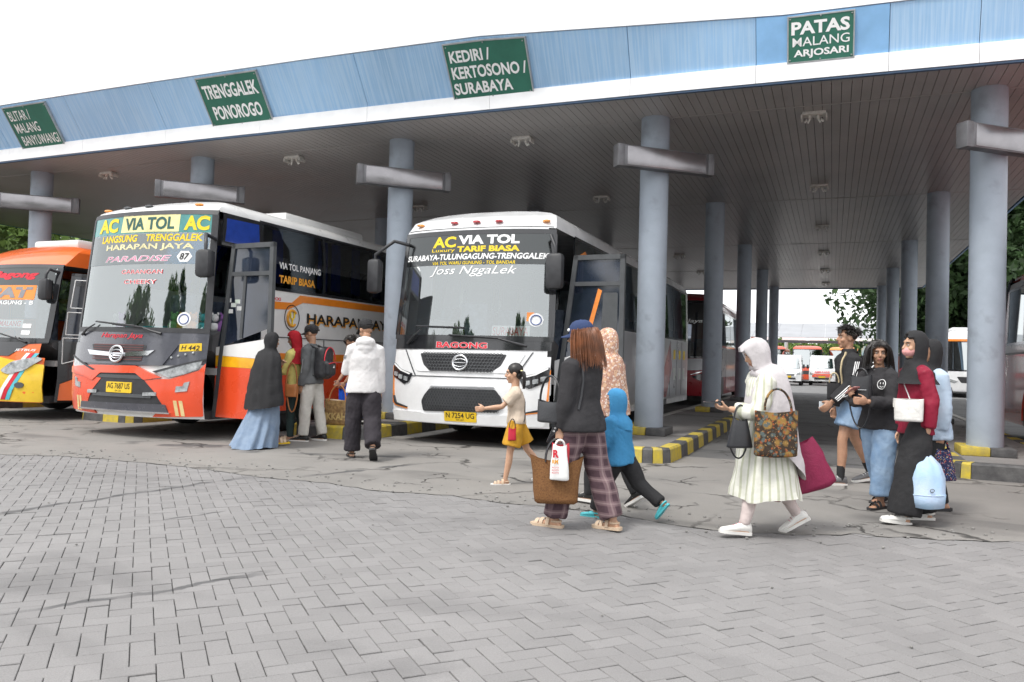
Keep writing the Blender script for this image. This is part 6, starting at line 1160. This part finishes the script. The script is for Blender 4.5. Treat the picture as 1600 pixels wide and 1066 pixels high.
# ================================================================ parked vehicles in the distance
def van(label, x, y, paint, h=2.2, w_=1.85, L=5.0, band=None, bl=.0):
    o = thing('minibus', label, 'minibus', (x, y, -.05), 0, 'minibuses parked in the yard behind'); W_ = w_/2
    pf = [(0.0, .35), (-.02, .75), (.12, 1.05+bl), (.62, 1.22+bl*.6), (1.15, h-.18), (1.7, h), (L-.3, h), (L, h-.25), (L, .35)]
    rg = []
    for u in (-1, -.96, -.8, 0, .8, .96, 1):
        rg.append([(u*W_*(1-.10*max(0, z-1.2)), yy+(.16*abs(u)**4 if yy < 1.5 else 0), z-(.05 if abs(u) == 1 and z > h-.1 else 0)) for yy, z in pf])
    G().loft(rg).obj('body', paint, o, 25)
    fn = lambda a, z, off=0.: (a, float(np.interp(z, [q[1] for q in pf[:6]], [q[0] for q in pf[:6]]))+.16*abs(a/W_)**4-off, z)
    z0, z1 = 1.26+bl*.6, h-.22; patch('windscreen', [(-W_*.86, z0), (W_*.86, z0), (W_*.76, z1), (-W_*.76, z1)], fn, glass('van_glass', (.2, .25, .28), .45), o, .02, .02, r=.08)
    patch('grille', [(-W_*.45, .74), (W_*.45, .74), (W_*.5, .88), (-W_*.5, .88)], fn, mFrG, o, .02, .03); patch('lower_intake', [(-W_*.6, .48), (W_*.6, .48), (W_*.55, .60), (-W_*.55, .60)], fn, mBlkP, o, .02, .03)
    for sx in (-1, 1):
        P_ = [(sx*W_*.62, .80), (sx*W_*.93, .84), (sx*W_*.92, 1.02), (sx*W_*.66, .93)]; patch('headlight', P_ if sx > 0 else P_[::-1], fn, mLens, o, .03, .04)
        G().box((sx*(W_+.12)-.08, .9, 1.3), (sx*(W_+.12)+.08, 1.0, 1.6), .03).obj('wing_mirror', mBlkP, o, 40)
        for yy in (.95, L-1.0): G().tube([(sx*(W_-.2), yy, .34), (sx*(W_+.01), yy, .34)], .34, 18).obj('wheel', mTyre, o, 40)
        box('side_window', (sx*(W_*.93)-.012, 1.6, 1.3), (sx*(W_*.93)+.012, L-.5, h-.35), mBlkG, o)
    box('number_plate', (-.24, -.06, .60), (.24, -.03, .73), mPlY, o)
    if band: patch('front_band', [(-W_*.75, .66), (W_*.75, .66), (W_*.75, .92), (-W_*.75, .92)], fn, band, o, .035, .02); lettering('AMBULANS', -.55, .55, .98, 1.12, fn, mRT, o, .04, bold=.03)
    return o
van('white minibus with yellow plate parked behind the empty bay', -3.05, 62.5, mWP, 2.3, 1.9)
van('white minibus with a red front band beside the orange bus', -.72, 66.0, mWP, 2.35, 1.9, band=mRed, bl=.15)
van('white van parked beside the distant white coach', 5.1, 51.0, mWP, 2.5, 1.9)
def far_bus(label, x, y, paint, low, top=3.3):
    q = Bus('coach', label, (x, y, -.05), 11, PB, 1.25, paint, win=(1.8, 2.8), ws=(1.45, 2.95), door=False, detail=False, top=top, group='coaches parked in the yard behind'); q.windscreen(1.15, 1.18, mat=glass('far_glass', (.25, .32, .34), .45)); q.side_windows(1, [1, 4, 7, 10.5]); q.side_windows(-1, [1, 4, 7, 10.5])
    q.F('bumper', [(-1.26, .36), (1.26, .36), (1.26, .95), (-1.26, .95)], low, .012, .04, r=.05); q.F('grille', [(-.6, .78), (.6, .78), (.8, 1.1), (-.8, 1.1)], mBlkP, .02, .03, r=.05)
    for m_ in (1, -1): q.F('headlight', [(m_*x_, z) for x_, z in [(.75, .85), (1.2, 1.02), (1.2, .85), (.9, .75)]][::m_], mLens, .024, .03)
    q.mirror(1, 1.2, 2.7, 1.45, 2.3, .1, .22); q.mirror(-1, -1.2, 2.7, -1.45, 2.3, .1, .22); return q
mOr3 = M('far_orange_red', (.62, .08, .03), .3, coat=.5)
far_bus('orange-red coach parked between the two white minibuses', -2.05, 74, mOr3, mOr3)
far_bus('red-roofed coach parked behind the yellow-plated minibus', -5.2, 76, mOr3, mSil)
far_bus('amber-roofed coach parked right of the banded minibus', .95, 76, mOrg, mSil)
far_bus('dark red coach parked far left under the distant shelter', -8.6, 77, mRedP, mSil)
q = far_bus('white coach with orange roof trim seen between right-hand columns', 6.9, 47.5, mWP, mWP, 3.6); q.F('orange_trim', [(-1.2, 2.98), (1.2, 2.98), (1.2, 3.1), (-1.2, 3.1)], mOrg, .03, .03)
G().box((-1.0, .9, 3.5), (1.0, 4, 3.75), .1).obj('air_conditioner', mWP, q.o, 40); q.S('purple_sash', [(1, .5), (2, .5), (3.4, 1.7), (2.6, 1.7)], M('purple', (.15, .05, .3), .4), .006, .005, -1)
